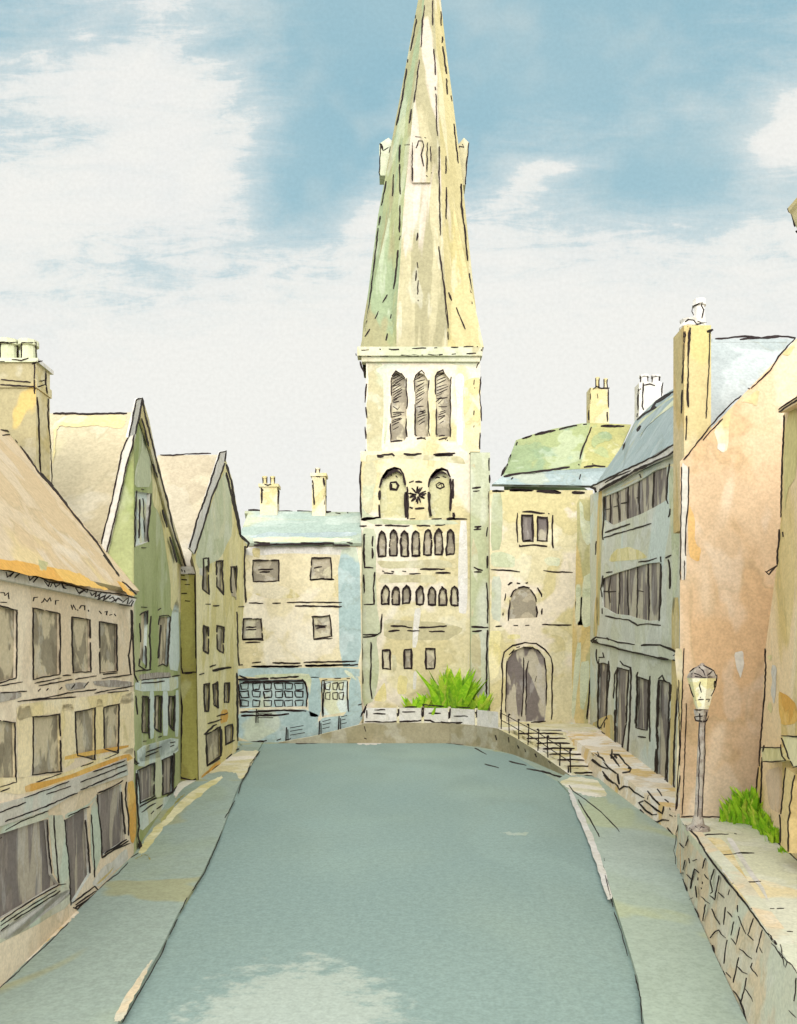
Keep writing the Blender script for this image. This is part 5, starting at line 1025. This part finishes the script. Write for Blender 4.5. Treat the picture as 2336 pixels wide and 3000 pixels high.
# cloud field: positive = cloud. clear blue above, cloud below
field = mathn(nt, 'MULTIPLY', mathn(nt, 'SUBTRACT', .585, V), 7.0)
for e in [(300, 230, 480, 380, .3, 1.3), (430, 240, 300, 110, .35, .9), (600, 500, 330, 220, .5, .9), (560, 0, 260, 50, .1, .9), (60, 620, 300, 90, .1, .9),
          (150, 385, 230, 60, .1, -1.0), (60, 90, 180, 60, 0, -.6), (640, 130, 110, 30, .25, -1.0), (960, 260, 190, 300, 0, -1.9), (880, 560, 150, 150, .4, -2.2), (1020, 430, 100, 150, 0, -1.0),
          (560, 780, 300, 160, .2, -.8), (250, 820, 260, 200, .1, -.5),
          (1640, 490, 140, 38, .05, 1.9), (1540, 550, 100, 50, 0, 1.0), (2270, 440, 130, 80, .5, 2.2), (2336, 330, 110, 110, .8, 1.5), (1950, 520, 300, 110, .05, -2.6), (1650, 160, 520, 300, 0, -1.8),
          (1400, 330, 80, 220, -.2, -1.4), (1290, 560, 40, 130, -.2, 1.2), (1080, 640, 90, 80, 0, 1.0)]:
    field = mathn(nt, 'ADD', field, ell(*e))
mp = nt.nodes.new('ShaderNodeMapping'); mp.inputs['Rotation'].default_value = (0, 0, -.22); mp.inputs['Scale'].default_value = (10, 42, 1); nt.links.new(uv, mp.inputs[0])
n1 = noise(nt, mp.outputs[0], 1.0, 5, .68, .5)
n2 = noise(nt, uv, 22, 5, .75); n3 = noise(nt, uv, 2.6, 3, .5)
f = mathn(nt, 'ADD', field, mathn(nt, 'MULTIPLY', mathn(nt, 'SUBTRACT', n1, .5), 3.0))
f = mathn(nt, 'ADD', f, mathn(nt, 'MULTIPLY', mathn(nt, 'SUBTRACT', n2, .5), 1.6))
f = mathn(nt, 'ADD', f, mathn(nt, 'MULTIPLY', mathn(nt, 'SUBTRACT', n3, .5), 1.0))
hard = ramp(nt, f, -.3, .4); softm = ramp(nt, f, -2.6, 1.4)
mask = mathn(nt, 'ADD', mathn(nt, 'MULTIPLY', hard, .30), mathn(nt, 'MULTIPLY', softm, .70))
skym = mixrgb(nt, sky.outputs[0], (.19, .185, .13, 1), 1.0, 'MULTIPLY')
blue = mixrgb(nt, lin((180, 216, 228)), lin((160, 206, 223)), ramp(nt, n3, .3, .7))
deep = mixrgb(nt, blue, lin((202, 226, 232)), ramp(nt, noise(nt, uv, 7, 3, .6), .45, .75))
blue2 = mixrgb(nt, deep, skym, .15)
cloud = mixrgb(nt, lin((255, 255, 250)), lin((251, 252, 249)), ramp(nt, noise(nt, uv, 4.5, 3, .6), .42, .7))
side = ramp(nt, mathn(nt, 'ABSOLUTE', sx.outputs[0]), .55, .8); high = ramp(nt, sx.outputs[2], .66, .9)
mask = mathn(nt, 'MAXIMUM', mask, mathn(nt, 'MULTIPLY', mathn(nt, 'MAXIMUM', side, mathn(nt, 'MAXIMUM', high, ramp(nt, mathn(nt, 'MULTIPLY', sx.outputs[1], -1.0), -.1, .3))), .8))  # whiter sky outside the view, added to take the blue out of the light
col = mixrgb(nt, blue2, cloud, mask)
gr = nt.nodes.new('ShaderNodeMapRange'); nt.links.new(noise(nt, uv, 200, 2, .6), gr.inputs[0]); gr.inputs[3].default_value = .92; gr.inputs[4].default_value = 1.075
c3 = nt.nodes.new('ShaderNodeCombineXYZ')
for i in range(3): nt.links.new(gr.outputs[0], c3.inputs[i])
col = mixrgb(nt, col, c3.outputs[0], 1.0, 'MULTIPLY')
# unseen sky overhead and behind the viewer, brightened to add light in the street
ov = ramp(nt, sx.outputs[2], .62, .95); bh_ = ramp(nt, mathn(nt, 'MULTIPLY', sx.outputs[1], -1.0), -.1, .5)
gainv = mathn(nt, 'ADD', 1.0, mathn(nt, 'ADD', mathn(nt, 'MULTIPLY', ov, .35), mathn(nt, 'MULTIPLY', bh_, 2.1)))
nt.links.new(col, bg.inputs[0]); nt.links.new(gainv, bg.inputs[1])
world.cycles.sampling_method = 'AUTOMATIC'
sun = bpy.data.lights.new('sun', 'SUN'); sun.energy = 1.6; sun.angle = math.radians(25); sun.color = (1, .96, .88)
so = bpy.data.objects.new('sun', sun); COL.objects.link(so)
d = Vector((math.cos(SUN_EL) * math.sin(SUN_AZ), math.cos(SUN_EL) * math.cos(SUN_AZ), math.sin(SUN_EL)))
so.rotation_euler = d.to_track_quat('Z', 'Y').to_euler()

cam = bpy.data.cameras.new('camera'); co = bpy.data.objects.new('camera', cam); COL.objects.link(co); scene.camera = co
co.location = EYE; co.rotation_euler = (math.radians(90), 0, 0)
cam.sensor_fit = 'HORIZONTAL'; cam.sensor_width = 36; cam.lens = 36; cam.shift_y = (HY - 1500) / 2336.0; cam.clip_end = 2000
vs_ = scene.view_settings; vs_.view_transform = 'Standard'; vs_.look = 'None'; vs_.gamma = 1; vs_.use_curve_mapping = False; vs_.exposure = -0.16
